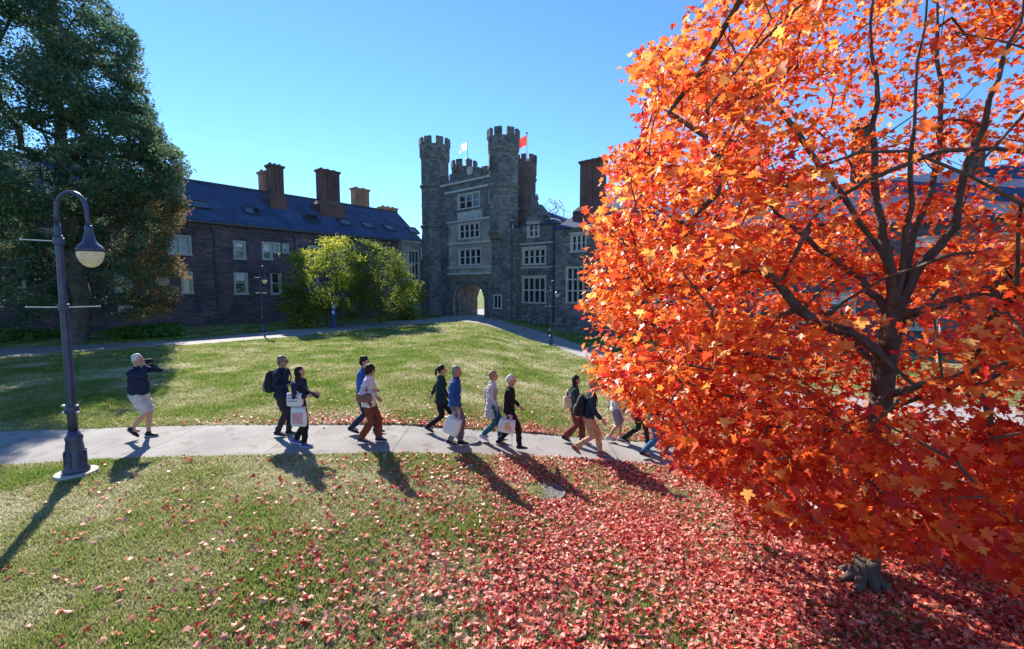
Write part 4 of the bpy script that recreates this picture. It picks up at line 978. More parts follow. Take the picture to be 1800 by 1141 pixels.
def make_lamp():
    e = empty("street_lamp")
    mb = MB(); mb.lathe([(.30, -.15), (.30, .05), (.285, .085), (.0, .09)], n=28); mb.build("footing", CONC, e, smooth=False)
    mb = MB(); mb.lathe([(.18, .08), (.185, .13), (.16, .17), (.15, .25), (.13, .45), (.11, .62), (.12, .66), (.12, .70), (.095, .73), (.075, .8)], n=20)
    for k in range(8):
        a = k*math.pi/4+.2; mb.box(-.008, .008, .12, .158, .15, .45, Matrix.Rotation(a, 4, 'Z'))
    base = mb.build("base", LAMPM, e, smooth=True)
    mb = MB(); mb.lathe([(.068, .78), (.064, 1.2), (.057, 2.6), (.047, 3.95), (.044, 4.2), (.036, 4.3)], n=16); mb.lathe([(.058, 3.93), (.066, 3.97), (.066, 4.05), (.054, 4.09)], n=16); mb.build("post", LAMPM, e, smooth=True)
    mb = MB(); mb.lathe([(.085, 1.1), (.096, 1.12), (.096, 1.22), (.082, 1.24)], n=16)
    c = mb.build("collar", LAMPM, e, smooth=True)
    for sx in (-1, 1):
        for dz in (.0, .12):
            m2 = MB(); m2.ellipsoid((sx*.105, -.03, 1.12+dz), (.03, .025, .02)); m2.build("knob", STEEL, c)
    mb = MB(); mb.tube([(.10, -.02, 1.2), (.09, -.02, 1.9), (.08, -.02, 2.8)], .009, 6); mb.build("conduit", LAMPM, e)
    P = [(0, 0, 4.2)]+[(.225-.225*math.cos(a), 0, 4.5+.29*math.sin(a)) for a in [math.pi*k/12 for k in range(0, 13)]]+[(.455, 0, 4.38), (.46, 0, 4.2)]
    mb = MB(); mb.tube(P, [.04]+[.033]*13+[.032, .036], 10); mb.build("gooseneck", LAMPM, e, smooth=True)
    mb = MB(); mb.lathe([(.04, 4.26), (.058, 4.22), (.05, 4.16), (.07, 4.10), (.08, 4.02), (.11, 3.96), (.155, 3.92), (.18, 3.88), (.19, 3.84), (.175, 3.82), (.08, 3.83)], (.46, 0, 0), 24)
    sh = mb.build("lamp_shade", LAMPM, e, smooth=True)
    mb = MB(); mb.lathe([(.165, 3.835), (.18, 3.80), (.175, 3.74), (.15, 3.67), (.10, 3.60), (.05, 3.57), (.012, 3.56)], (.46, 0, 0), 24); mb.build("lamp_globe", GLOBE, e, smooth=True)
    for z, sides_ in ((3.99, (1,)), (2.9, (1, -1))):
        for sd in sides_:
            m3 = MB(); m3.tube([(-.05*sd, 0, z), (-.45*sd, -.12*sd, z+.01)], .009, 8); m3.ellipsoid((-.46*sd, -.122*sd, z+.01), (.014,)*3); ar = m3.build("banner_arm", ARMM, e)
        m3 = MB(); m3.lathe([(.062, -.06), (.075, -.05), (.075, .05), (.062, .06)], (0, 0, z), 14); m3.build("bracket", LAMPM, e)
    return e
LG = "dark lamp posts with hanging globes"
lamp0 = make_lamp(); lamp0.location = ground(135, 836); lamp0.rotation_euler.z = .12
tag(lamp0, "nearest dark gooseneck lamp post standing beside the footpath at the left", "street lamp", LG)
l1 = copy_tree(lamp0); l1.location = ground(462, 587); l1.rotation_euler.z = -.5; l1["label"] = "distant dark lamp post beside the far path, in front of the dormitory wing"
l2 = copy_tree(lamp0); l2.location = ground(968, 608); l2.rotation_euler.z = -.2; l2["label"] = "dark lamp post at the edge of the side path, in front of the gabled hall"
for l_ in (lamp0, l1, l2): l_.location.z -= .01
# white post behind the maple
pp = ground(1643, 690); e = empty("white_post", pp); tag(e, "thin white post with a horizontal arm, seen through a gap in the maple", "post")
mb = MB(); mb.tube([(0, 0, -.1), (.02, 0, 2.6)], .03, 8); mb.build("post", POLE, e); mb = MB(); mb.tube([(.02, 0, 1.75), (.8, -.1, 1.70)], .02, 8); mb.build("arm", POLE, e)
# emergency call post
BLUE = M("blue_call_post_paint", (0.02, 0.05, 0.22), 0.4, 0.15, 6); WHITEP = M("white_panel_paint", (0.6, 0.63, 0.7), 0.5, 0.08, 6)
e = empty("call_post", ground(588, 577)); tag(e, "slim dark blue call post with white panel, in front of the yellow green tree", "call post")
mb = MB(); mb.lathe([(.2, -.1), (.2, .12), (.15, .14), (.15, 1.95), (.17, 1.97), (.17, 2.05), (.05, 2.1)], n=16); mb.build("post", BLUE, e)
mb = MB(); mb.lathe([(.155, 1.62), (.155, 1.9)], n=16); mb.build("panel", WHITEP, e)
mb = MB(); mb.box(-.1, .1, -.19, -.14, 1.18, 1.42); mb.build("call_box", WHITEP, e)
mb = MB(); mb.lathe([(.06, 2.08), (.1, 2.12), (.1, 2.24), (.04, 2.3)], n=12); mb.build("beacon", M("beacon_lens", (.1, .2, .5), .2, .1), e)
# drain covers
IRON = M("cast_iron_grate", (0.16, 0.16, 0.15), 0.7, 0.3, 15, 0.3)
def drain(p, r, label, z):
    e = empty("drain_cover", (p.x, p.y, p.z+z)); tag(e, label, "drain cover", "round iron drain covers")
    mb = MB(); mb.lathe([(r+.05, -.05), (r+.05, .0), (r+.045, .012), (r, .012), (r-.001, -.02)], n=40); mb.build("rim", IRON, e)
    mb = MB(); mb.lathe([(r-.004, -.03), (r-.004, -.012), (.01, -.011)], n=32); mb.build("pit", M("drain_shadow", (.03, .03, .03), .9, .2), e)
    mb = MB(); n_ = 9
    for i in range(-n_, n_+1):
        q = i/n_*r*.97; L = math.sqrt(max(0, (r*.985)**2-q*q))
        if L < .03: continue
        mb.box(q-.006, q+.006, -L, L, -.009, .008); mb.box(-L, L, q-.006, q+.006, -.008, .007)
    for k in (.33, .66): mb.lathe([(r*k-.008, -.007), (r*k-.008, .009), (r*k+.008, .009), (r*k+.008, -.007)], n=28)
    mb.build("grate", IRON, e)
drain(ground(960, 868), .30, "larger round iron drain cover lying in the leaf strewn grass", .035)
drain(ground(822, 776), .24, "round drain cover in the footpath beside the man carrying a white bag", .034)
e = empty("stone_marker", ground(1222, 1137)); tag(e, "small round pale grey marker among the leaves at the bottom edge", "marker")
mb = MB(); mb.lathe([(.085, -.05), (.08, .03), (.07, .045), (.04, .047), (.035, .04), (.01, .04)], n=20); mb.build("cap", CONC, e)
# bicycles against the gabled hall
RUB = M("bicycle_tyre", (.02, .02, .02), .8, .2); CHR = M("bicycle_frame_paint", (.25, .28, .33), .35, .2, metal=.3)
def make_bike():
    e = empty("bicycle")
    for x in (-.5, .5):
        mb = MB(); P = [(x+.33*math.cos(a), 0, .35+.33*math.sin(a)) for a in [2*math.pi*k/28 for k in range(29)]]; mb.tube(P, .018, 6, cap=False); w = mb.build("wheel", RUB, e)
        mb = MB()
        for k in range(10): a = 2*math.pi*k/10; mb.tube([(x, 0, .35), (x+.32*math.cos(a), 0, .35+.32*math.sin(a))], .003, 4)
        mb.tube([(x, -.04, .35), (x, .04, .35)], .02, 8); mb.build("spokes", STEEL, w)
    mb = MB()
    for a, b_ in (((-.5, .35), (-.05, .33)), ((-.05, .33), (-.2, .8)), ((-.2, .75), (.36, .78)), ((-.05, .33), (.38, .68)), ((-.5, .35), (-.18, .72)), ((.34, .9), (.5, .35))): mb.tube([(a[0], 0, a[1]), (b_[0], 0, b_[1])], .02, 7)
    mb.build("frame", CHR, e)
    mb = MB(); mb.tube([(.34, 0, .88), (.33, 0, .98)], .014, 6); mb.tube([(.42, -.26, .98), (.34, -.15, 1.0), (.34, .15, 1.0), (.42, .26, .98)], .014, 7); mb.build("handlebar", CHR, e)
    mb = MB(); mb.ellipsoid((-.22, 0, .88), (.13, .07, .035)); mb.tube([(-.2, 0, .78), (-.21, 0, .87)], .013, 6); mb.build("saddle", RUB, e)
    return e
bk = make_bike()
for k, (px, lab) in enumerate(((921, "left bicycle of three standing against the gabled hall"), (934, "middle bicycle of three standing against the gabled hall"), (948, "right bicycle of three standing against the gabled hall"))):
    b_ = bk if k == 0 else copy_tree(bk)
    s = FG.s(px, 555, -1.0); p = FG.O+FG.d*s-FG.n*1.0; b_.location = (p.x, p.y, float(ter(p.x, p.y))+.0); b_.rotation_euler.z = FG.ang+[.15, 2.9, .3][k]
    tag(b_, lab, "bicycle", "bicycles parked by the gabled hall")

# ---------------------------------------------------------------- people
_cm = {}
def cloth(name, col, rough=.85, var=.18):
    if name not in _cm: _cm[name] = M(name, col, rough, var, 9, .35, spec=.2, bscale=60)
    return _cm[name]
SKIN = cloth("skin", (.50, .27, .19), .55, .08); SKIN_T = cloth("tanned_skin", (.40, .21, .14), .55, .08)
def bake(mb, name, mat, parent, vox, smooth=3, wr=0.0, seed=0):
    me = bpy.data.meshes.new("tmp"); me.from_pydata(mb.v, [], mb.f); bm = bmesh.new(); bm.from_mesh(me); bmesh.ops.recalc_face_normals(bm, faces=bm.faces); bm.to_mesh(me); bm.free()
    t = bpy.data.objects.new("tmp", me); COL.objects.link(t)
    r = t.modifiers.new("r", 'REMESH'); r.mode = 'VOXEL'; r.voxel_size = vox
    s = t.modifiers.new("s", 'SMOOTH'); s.factor = .5; s.iterations = smooth
    dg = bpy.context.evaluated_depsgraph_get(); out = bpy.data.meshes.new_from_object(t.evaluated_get(dg))
    bpy.data.objects.remove(t); bpy.data.meshes.remove(me); out.name = name
    if wr:
        n = len(out.vertices); co = np.empty(n*3, np.float32); out.vertices.foreach_get("co", co); co = co.reshape(-1, 3); nr = np.empty(n*3, np.float32); out.vertices.foreach_get("normal", nr); nr = nr.reshape(-1, 3)
        u = co[:, 0]+co[:, 1]*.7+seed; w_ = np.sin(co[:, 2]*34+np.sin(u*21)*2.2+np.sin(co[:, 1]*17+seed)*1.5)*.5+np.sin(co[:, 2]*71+u*40)*.25+vnoise(u*1., co[:, 2], 16, 11)-.5
        co += nr*(w_*wr)[:, None]; out.vertices.foreach_set("co", co.ravel())
    out.polygons.foreach_set("use_smooth", [True]*len(out.polygons)); out.materials.clear(); out.materials.append(mat)
    o = bpy.data.objects.new(name, out); COL.objects.link(o); o.parent = parent; return o
def ik(a, b, l1, l2, hint):
    a = Vector(a); b = Vector(b); d = b-a; L = min(d.length, (l1+l2)*.995); dn = d.normalized()
    x = (l1*l1-l2*l2+L*L)/(2*L); h = math.sqrt(max(0, l1*l1-x*x)); hv = Vector(hint); hv = (hv-hv.dot(dn)*dn).normalized()
    return a+dn*x+hv*h, a+dn*L
def person(label, px, py, H, yaw=0.0, stride=.25, lift=.05, swap=1, top=("navy_jacket", (.02, .03, .07)), bottom=("dark_trousers", (.03, .03, .04)), shorts=False,
           shoes=("black_shoes", (.02, .02, .02)), sole=(.5, .5, .5), hair=("grey_hair", (.35, .34, .33)), style="short", skin=SKIN, arms=None, coat=0.0, belly=0.0, female=False,
           glasses=False, headyaw=0.0, lean=.04, flare=0.0, sleeve=None, collar=None, group="people walking along the footpath"):
    k = H/1.72; loc = ground(px, py)+Vector((0, 0, .03))
    root = empty("person", loc, yaw); tag(root, label, "person", group)
    S = lambda p: Vector(p)*k
    drop = stride*stride*.55
    hz = .915-drop; hips = {1: Vector((0, .085, hz)), -1: Vector((0, -.085, hz))}
    ankF = Vector((stride, swap*.075, .085)); ankB = Vector((-stride, -swap*.075, .085+lift))
    legs = {}
    for side, ank, ft in ((swap, ankF, 0), (-swap, ankB, 1)):
        knee, an = ik(hips[side], ank, .43, .425, (1, 0, .15)); legs[side] = (hips[side], knee, an, ft)
    lx = math.sin(lean)
    def T(x, y, z): return Vector((x+(z-hz)*lx, y, z-drop))      # torso point
    sw = .165 if female else .185
    sh = {s: T(0, s*sw, 1.395) for s in (1, -1)}
    arms = arms or {}
    AR = {}
    for s in (1, -1):
        tgt = arms.get(s) or Vector((-.22*s*swap*(stride/.25), s*.25, .93)); tgt = Vector(tgt)-Vector((0, 0, drop))+Vector((lx*.3, 0, 0))
        hint = arms.get((s, 'h'), (-1, s*.35, -.1)); el, wr = ik(sh[s], tgt, .285, .255, hint); AR[s] = (sh[s], el, wr)
    hc = T(.025, 0, 1.60)
    # --- body, one surface
    b = MB(); g = .85 if female else 1.0
    Y = Vector((0, 1, 0))
    b.tube([S(T(0, 0, z)) for z in (.86, .95, 1.08, 1.25, 1.38, 1.44, 1.49, 1.56)], [tuple(q*k for q in r) for r in ((.13*1.05, .09), (.15, .095), (.125*g, .085), (.145*g, .095), (.15*g, .08), (.085, .065), (.055, .056), (.05, .052))], 16, Y)
    for s in (1, -1):
        h, kn, an, ft = legs[s]; cf = (kn*2+an)/3+Vector((-.018, 0, 0))
        b.tube([S(h), S((h+kn)/2), S(kn), S(cf), S(an)], [.085*k, .072*k, .052*k, .052*k, .034*k], 12, Y)
        b.tube([S(an+Vector((-.04, 0, -.03))), S(an+Vector((.06, 0, -.035))), S(an+Vector((.14, 0, -.055)))], [.03*k, .035*k, .025*k], 10, Y)
        a0, el, wr = AR[s]; b.tube([S(a0), S(a0.lerp(el, .5)), S(el), S(el.lerp(wr, .4)), S(wr)], [.048*k, .045*k, .036*k, .037*k, .025*k], 12)
        d = (wr-el).normalized(); side = d.cross(Y if abs(d.y) < .8 else Vector((0, 0, 1))).normalized(); nrm = d.cross(side)
        b.tube([S(wr), S(wr+d*.04), S(wr+d*.085)], [(.022*k, .016*k), (.038*k, .017*k), (.036*k, .014*k)], 10, side)
        for f in range(4):
            o = side*(.029-.0195*f); L = (.072, .08, .075, .058)[f]; bd = nrm*(-.6*s if True else 0)
            p0 = wr+d*.078+o; p1 = p0+d*L*.5+bd*L*.14; p2 = p1+d*L*.32+bd*L*.42
            b.tube([S(p0), S(p1), S(p2)], [.0092*k, .0088*k, .007*k], 6)
        p0 = wr+d*.02+side*.03; b.tube([S(p0), S(p0+d*.035+side*.022), S(p0+d*.065+side*.02+nrm*(-.015*s))], [.012*k, .0105*k, .008*k], 6)
    Rz = Matrix.Rotation(headyaw, 3, 'Z')
    def Hd(x, y, z): return S(hc+Rz @ Vector((x, y, z)))
    R3 = Rz
    b.ellipsoid(Hd(0, 0, .02), (.094*k, .074*k, .10*k), R3, 18, 12); b.ellipsoid(Hd(.022, 0, -.045), (.068*k, .056*k, .072*k), R3)
    b.ellipsoid(Hd(.045, 0, -.085), (.035*k, .035*k, .028*k), R3); b.tube([Hd(.088, 0, .02), Hd(.108, 0, -.022), Hd(.088, 0, -.034)], [.009*k, .014*k, .01*k], 8)
    for s in (1, -1): b.ellipsoid(Hd(-.008, s*.076, -.005), (.016*k, .008*k, .03*k), R3); b.ellipsoid(Hd(.075, s*.03, .028), (.014*k, .018*k, .007*k), R3)
    b.ellipsoid(Hd(.083, 0, -.058), (.012*k, .024*k, .009*k), R3)
    body = bake(b, "body", skin, root, .0085*k, 1)
    if glasses:
        m_ = MB(); m_.ellipsoid(Hd(.088, .032, .012), (.012*k, .027*k, .019*k), R3); m_.ellipsoid(Hd(.088, -.032, .012), (.012*k, .027*k, .019*k), R3)
        m_.tube([Hd(.09, .05, .018), Hd(.02, .078, .018), Hd(-.02, .08, .012)], .005*k, 6); m_.tube([Hd(.09, -.05, .018), Hd(.02, -.078, .018), Hd(-.02, -.08, .012)], .005*k, 6); m_.tube([Hd(.098, .02, .02), Hd(.098, -.02, .02)], .004*k, 6)
        m_.build("sunglasses", cloth("dark_glasses", (.01, .01, .012), .15, .1), root, smooth=True)
    else:
        for s in (1, -1): m_ = MB(); m_.ellipsoid(Hd(.082, s*.03, .008), (.011*k, .013*k, .008*k), R3, 8, 6); m_.build("eye", cloth("dark_eye", (.03, .02, .015), .2, .1), root, smooth=True)
    # --- hair
    hm = MB()
    hm.ellipsoid(Hd(-.018, 0, .045), (.097*k, .083*k, .097*k), R3, 18, 12); hm.ellipsoid(Hd(-.045, 0, .0), (.068*k, .079*k, .085*k), R3)
    if style == "curly": hm.ellipsoid(Hd(-.02, 0, .04), (.115*k, .105*k, .112*k), R3); hm.ellipsoid(Hd(-.06, 0, -.03), (.075*k, .095*k, .08*k), R3)
    if style == "bob": 
        hm.ellipsoid(Hd(-.03, 0, -.01), (.095*k, .098*k, .12*k), R3); hm.tube([Hd(-.03, 0, 0), Hd(-.035, 0, -.1), Hd(-.03, 0, -.16)], [(.09*k, .075*k), (.092*k, .07*k), (.08*k, .05*k)], 14, Y)
    if style == "long": hm.tube([Hd(-.03, 0, .02), Hd(-.05, 0, -.1), Hd(-.09, 0, -.22), Hd(-.12, 0, -.36)], [(.09*k, .085*k), (.09*k, .06*k), (.10*k, .045*k), (.06*k, .02*k)], 14, Y)
    if style == "pony": hm.tube([Hd(-.09, 0, .05), Hd(-.15, 0, .03), Hd(-.16, 0, -.06), Hd(-.145, 0, -.15)], [.03*k, .035*k, .032*k, .012*k], 10)
    hq = bake(hm, "hair", cloth(*hair, .6, .3), root, .009*k, 1, .009*k, 3)
    # --- lower garment
    lm = MB(); e_ = .018
    lm.tube([S(T(0, 0, z)) for z in (.82, .90, .97, 1.02)], [tuple(q*k for q in r) for r in ((.125, .10), (.168+belly*.3, .125+belly*.4), (.158+belly*.4, .12+belly*.7), (.14+belly*.5, .11+belly*.8))], 18, Y)
    for s in (1, -1):
        h, kn, an, ft = legs[s]
        if shorts:
            q = h.lerp(kn, .98); lm.tube([S(h+Vector((0, 0, .02))), S(h.lerp(kn, .5)), S(q)], [.115*k, .105*k, (.092*k)], 14, Y)
        else:
            f_ = flare; end = an+(an-kn).normalized()*(-.01)
            lm.tube([S(h+Vector((0, 0, .02))), S(h.lerp(kn, .5)), S(kn), S(kn.lerp(an, .5)), S(end)], [.105*k, .092*k, (.074+f_*.2)*k, (.068+f_*.6)*k, (.06+f_)*k], 14, Y)
    bake(lm, "shorts" if shorts else "trousers", cloth(*bottom), root, .011*k, 2, .010*k, 5)
    # --- upper garment
    um = MB(); i_ = .02; c_ = coat
    zb = .93-c_; prof = []
    for z in ([zb]+([.75] if c_ > .25 else [])+[.93, 1.05, 1.2, 1.32, 1.40, 1.45, 1.485]):
        base = {True: None}
        if z <= .93: rr = (.185+belly*.35+(.93-z)*.10, .135+belly*.6+(.93-z)*.12)
        elif z == 1.05: rr = (.165*g+i_*.4+belly*.6, .12+belly*1.1)
        elif z == 1.2: rr = (.17*g+i_*.4+belly*.3, .125+belly*.8)
        elif z == 1.32: rr = (.18*g+i_*.3, .12+belly*.3)
        elif z == 1.40: rr = (.165*g+i_*.2, .098)
        elif z == 1.45: rr = (.10, .08)
        else: rr = (.072, .07)
        prof.append((S(T(belly*.35 if 1.0 < z < 1.25 else 0, 0, z)), (rr[0]*k, rr[1]*k)))
    um.tube([p for p, _ in prof], [r for _, r in prof], 20, Y)
    if female: 
        um.ellipsoid(S(T(.075, 0, 1.25)), (.075*k, .13*k, .07*k))
    sm = um
    if sleeve: sm = MB()
    for s in (1, -1):
        a0, el, wr = AR[s]; w2 = el.lerp(wr, .93)
        sm.tube([S(a0+Vector((0, -s*.03, .005))), S(a0+Vector((0, s*.01, -.01))), S(a0.lerp(el, .5)), S(el), S(el.lerp(wr, .5)), S(w2)], [.068*k, .072*k, .064*k, .055*k, .05*k, .04*k], 14)
    tp_ = bake(um, "coat" if coat > .3 else "jacket", cloth(*top), root, .011*k, 2, .011*k, px*.1)
    if sleeve: bake(sm, "sleeves", cloth(*sleeve), tp_, .011*k, 2, .006*k, 2)
    if collar:
        m_ = MB(); m_.tube([S(T(.01, 0, 1.45)), S(T(.015, 0, 1.50))], [(.075*k, .075*k), (.07*k, .072*k)], 16, Y); m_.build("collar", cloth(*collar), tp_, smooth=True)
    # --- shoes
    for s in (1, -1):
        h, kn, an, ft = legs[s]; pit = .0 if ft == 0 else min(.75, lift*5.0)
        Rm = Matrix.Rotation(pit, 3, 'Y')
        def Q(x, z): return S(an+Rm @ Vector((x, 0, z)))
        m_ = MB(); m_.tube([Q(-.075, -.045), Q(-.04, -.035), Q(.03, -.035), Q(.10, -.05), Q(.175, -.06), Q(.195, -.062)], [(.02*k, .02*k), (.04*k, .045*k), (.043*k, .044*k), (.048*k, .03*k), (.036*k, .02*k), (.012*k, .01*k)], 14, Y)
        m_.tube([Q(0, .03), Q(0, -.03)], [.045*k, .046*k], 12, Y)
        so = bake(m_, "shoe", cloth(*shoes), root, .009*k, 2)
        m_ = MB(); m_.tube([Q(-.085, -.07), Q(-.03, -.073), (Q(.10, -.074)), Q(.19, -.068), Q(.20, -.068)], [(.025*k, .008*k), (.042*k, .012*k), (.05*k, .011*k), (.03*k, .009*k), (.01*k, .005*k)], 12, Y); m_.build("sole", cloth("sole_%.1f_%.1f" % (sole[0], sole[2]), sole), so, smooth=True)
    def J(p, raw=False): return loc+Matrix.Rotation(yaw, 3, 'Z') @ (S(p))
    return dict(root=root, loc=loc, yaw=yaw, k=k, S=S, T=T, AR=AR, hand={s: J(AR[s][2]+(AR[s][2]-AR[s][1]).normalized()*.08) for s in (1, -1)}, J=J, hc=hc, drop=drop, hz=hz)
def sup(c, a, b_, n=20, e=.35):
    return [Vector((c[0]+a*math.copysign(abs(math.cos(t))**e, math.cos(t)), c[1]+b_*math.copysign(abs(math.sin(t))**e, math.sin(t)), c[2])) for t in [2*math.pi*i/n for i in range(n)]]
def tote(label, p, yaw, w, h, d, mat, handle=.16, stripe=None, tilt=0.0, name="tote_bag", group=None, hmat=None):
    e = empty(name, p, yaw); e.rotation_euler.y = tilt; tag(e, label, "bag", group)
    mb = MB(); z0 = -handle
    mb.rings([sup((0, 0, z0-h), w*.44, d*.35), sup((0, 0, z0-h+.02), w*.5, d*.5), sup((.006, 0, z0-h*.55), w*.51, d*.62), sup((-.004, .004, z0-h*.2), w*.48, d*.42), sup((0, 0, z0), w*.47, d*.22), sup((0, 0, z0-.02), w*.43, d*.12)])
    b = mb.build("bag_body", mat, e, smooth=True)
    for s in (1, -1):
        m_ = MB(); m_.tube([(-w*.25, s*d*.2, z0-.03), (-w*.18, s*d*.1, z0+handle*.6), (0, s*.01, .01), (w*.18, s*d*.1, z0+handle*.6), (w*.25, s*d*.2, z0-.03)], [(.012, .004)]*5, 6); m_.build("handle", hmat or mat, e, smooth=True)
    if stripe:
        for (sm, x0, x1, q0, q1) in stripe:
            for s in (-1,):
                m_ = MB(); n_ = 6
                vs = []
                for i in range(n_+1):
                    for j in range(n_+1):
                        x = w*(x0+(x1-x0)*i/n_); zz = z0-h*(q0+(q1-q0)*j/n_); f = np.interp(-(zz-z0)/h, [0, .2, .55, .95, 1], [.22, .42, .62, .5, .4]); y = -(d*f*(1-abs(x/(w*.51))**(1/.35*2*.7))**.35 if abs(x) < w*.5 else 0)-.006
                        vs.append((x, y, zz))
                m_.add(vs, [(i*(n_+1)+j, (i+1)*(n_+1)+j, (i+1)*(n_+1)+j+1, i*(n_+1)+j+1) for i in range(n_) for j in range(n_)]); m_.build("print", sm, b)
    return e
def backpack(P, label, mat, pocket, w=.15, h=.23):
    k = P['k']; e = empty("backpack", P['loc'], P['yaw']); tag(e, label, "backpack")
    S, T = P['S'], P['T']; c = lambda z, dx=0: S(T(-.215+dx, 0, z))
    mb = MB()
    for cz, a, b_ in (): pass
    rg = []
    for z, a, b_ in ((.95, .06, .10), (.97, .095, .14), (1.08, .11, .155), (1.25, .10, .15), (1.36, .075, .125), (1.42, .03, .07)): rg.append([p for p in sup(c(z), a*k, b_*k, 20, .6)])
    mb.rings(rg); b = mb.build("bag_body", mat, e, smooth=True)
    mb = MB(); rg = [sup(c(z, -.1), a*k, b_*k, 16, .6) for z, a, b_ in ((.98, .02, .09), (1.0, .045, .115), (1.10, .05, .12), (1.17, .035, .11), (1.19, .01, .08))]; mb.rings(rg); mb.build("pocket", pocket, b, smooth=True)
    for s in (1, -1):
        m_ = MB(); m_.tube([c(1.38)+S((.05, s*.09, 0)), S(T(-.03, s*.11, 1.475)), S(T(.10, s*.125, 1.40)), S(T(.145, s*.13, 1.25)), S(T(.06, s*.19, 1.08)), S(T(-.12, s*.15, 1.0))], [(.028*k, .008*k)]*6, 8); m_.build("strap", mat, e, smooth=True)
    return e
NAVY = ("navy_fabric", (.015, .022, .055)); BLACK = ("black_fabric", (.012, .012, .016)); 
DKHAIR = ("dark_hair", (.018, .012, .01)); 
# the man shading his eyes, alone at the left
pA = person("bald grey haired man in dark top and pale shorts holding camera to his face", 248, 772, 1.80, .05, .10, .13, 1, NAVY, ("pale_khaki_shorts", (.52, .47, .42)), True, ("black_shoes", (.02, .02, .03)),
    hair=("white_hair", (.5, .48, .45)), arms={1: (.17, .10, 1.52), -1: (.20, -.06, 1.50), (1, 'h'): (.5, 1, -1.0), (-1, 'h'): (.8, -.7, -1)}, belly=.045, coat=.0, headyaw=-.1, lean=.02)
cm = MB(); 
e = empty("camera", pA['J'](Vector((.235, .02, 1.575))), .05); tag(e, "small black camera held to the face of the man in shorts", "camera")
cm.box(-.03, .03, -.07, .07, -.045, .045); cm.build("camera_body", cloth(*BLACK), e); cm = MB(); cm.lathe([(.035, 0), (.035, .05), (.03, .055)], (0, 0, 0), 14, Matrix.Translation((.028, 0, 0)) @ Matrix.Rotation(math.pi/2, 4, 'Y')); cm.build("lens", cloth("camera_lens", (.02, .02, .03), .2), e)
# pair with backpack and tote
pB = person("man in sunglasses and dark jacket with backpack, behind the dark haired woman", 498, 768, 1.74, 0, .08, .03, 1, NAVY, ("charcoal_trousers", (.035, .03, .04)), shoes=("black_shoes", (.02, .02, .03)), hair=("salt_pepper_hair", (.12, .11, .11)), glasses=True, skin=SKIN_T,
    arms={1: (.22, .16, 1.10), -1: (.2, -.12, 1.12)}, coat=.08)
backpack(pB, "black backpack with a grey pocket worn by the man in sunglasses", cloth("backpack_black", (.02, .022, .03)), cloth("backpack_grey", (.14, .15, .20)))
pC = person("dark haired woman in navy jacket holding a black tripod and white bags", 528, 786, 1.62, -.05, .13, .03, -1, ("navy_hoodie", (.018, .025, .05)), ("black_trousers", (.012, .012, .014)), shoes=("purple_blue_trainers", (.08, .07, .28)), sole=(.6, .6, .7), hair=DKHAIR, style="bob", female=True,
    arms={1: (.30, .10, 1.12), -1: (.26, -.13, 1.13)}, coat=.02)
e = empty("tripod", pC['J'](Vector((.03, -.10, 1.36))), -.05); tag(e, "black folded tripod held slanting forward by the dark haired woman", "tripod")
mb = MB(); mb.tube([(0, 0, 0), (.38, -.02, -.22)], .018, 8); mb.tube([(.36, -.02, -.21), (.44, -.02, -.255)], .034, 10); mb.tube([(.02, .03, -.01), (.34, .01, -.20)], .012, 6); mb.build("tripod_legs", cloth("tripod_black", (.015, .015, .02), .4), e)
WBAG = cloth("white_canvas", (.68, .66, .66), .8, .06); PINKP = cloth("pink_print", (.62, .33, .33), .8, .25); GREYP = cloth("grey_print", (.32, .3, .36), .8, .3)
hC = pC['hand'][-1]; 
e = tote("white cloth bag with grey print slung at the waist of the dark haired woman", pC['J'](Vector((.02, -.19, 1.30))), -.05, .30, .26, .10, WBAG, .10, [(GREYP, -.36, .36, .30, .42), (GREYP, -.3, .3, .52, .62), (PINKP, -.36, .3, .08, .2)])
e = tote("long white bag with faded pink print held below the waist of the dark haired woman", pC['J'](Vector((.08, -.17, .97))), -.05, .30, .40, .09, WBAG, .06, [(PINKP, -.38, .38, .3, .85)])
# blue jacket man and woman in rust trousers
pD = person("dark haired man in a blue jacket behind the woman in rust trousers", 640, 764, 1.74, 0, .24, .07, 1, ("blue_jacket", (.03, .09, .30)), ("dark_jeans", (.025, .03, .07)), hair=("dark_hair", (.018, .012, .01)), coat=.05)
pE = person("curly dark haired woman in cream vest and rust brown trousers", 650, 780, 1.64, 0, .17, .04, 1, ("cream_vest", (.62, .57, .52)), ("rust_trousers", (.16, .045, .025)), shoes=("dark_trainers", (.03, .02, .04)), sole=(.7, .68, .7), hair=DKHAIR, style="curly", female=True, skin=SKIN_T,
    sleeve=("lilac_sleeves", (.50, .45, .60)), arms={-1: (.13, -.12, 1.17), 1: (.10, .25, .95)}, coat=.10, flare=.02)
e = tote("brown leather shoulder bag under the arm of the woman in rust trousers", pE['J'](Vector((-.03, -.20, 1.36))), 0, .30, .18, .10, cloth("brown_leather", (.19, .10, .08), .5), .22, name="shoulder_bag")
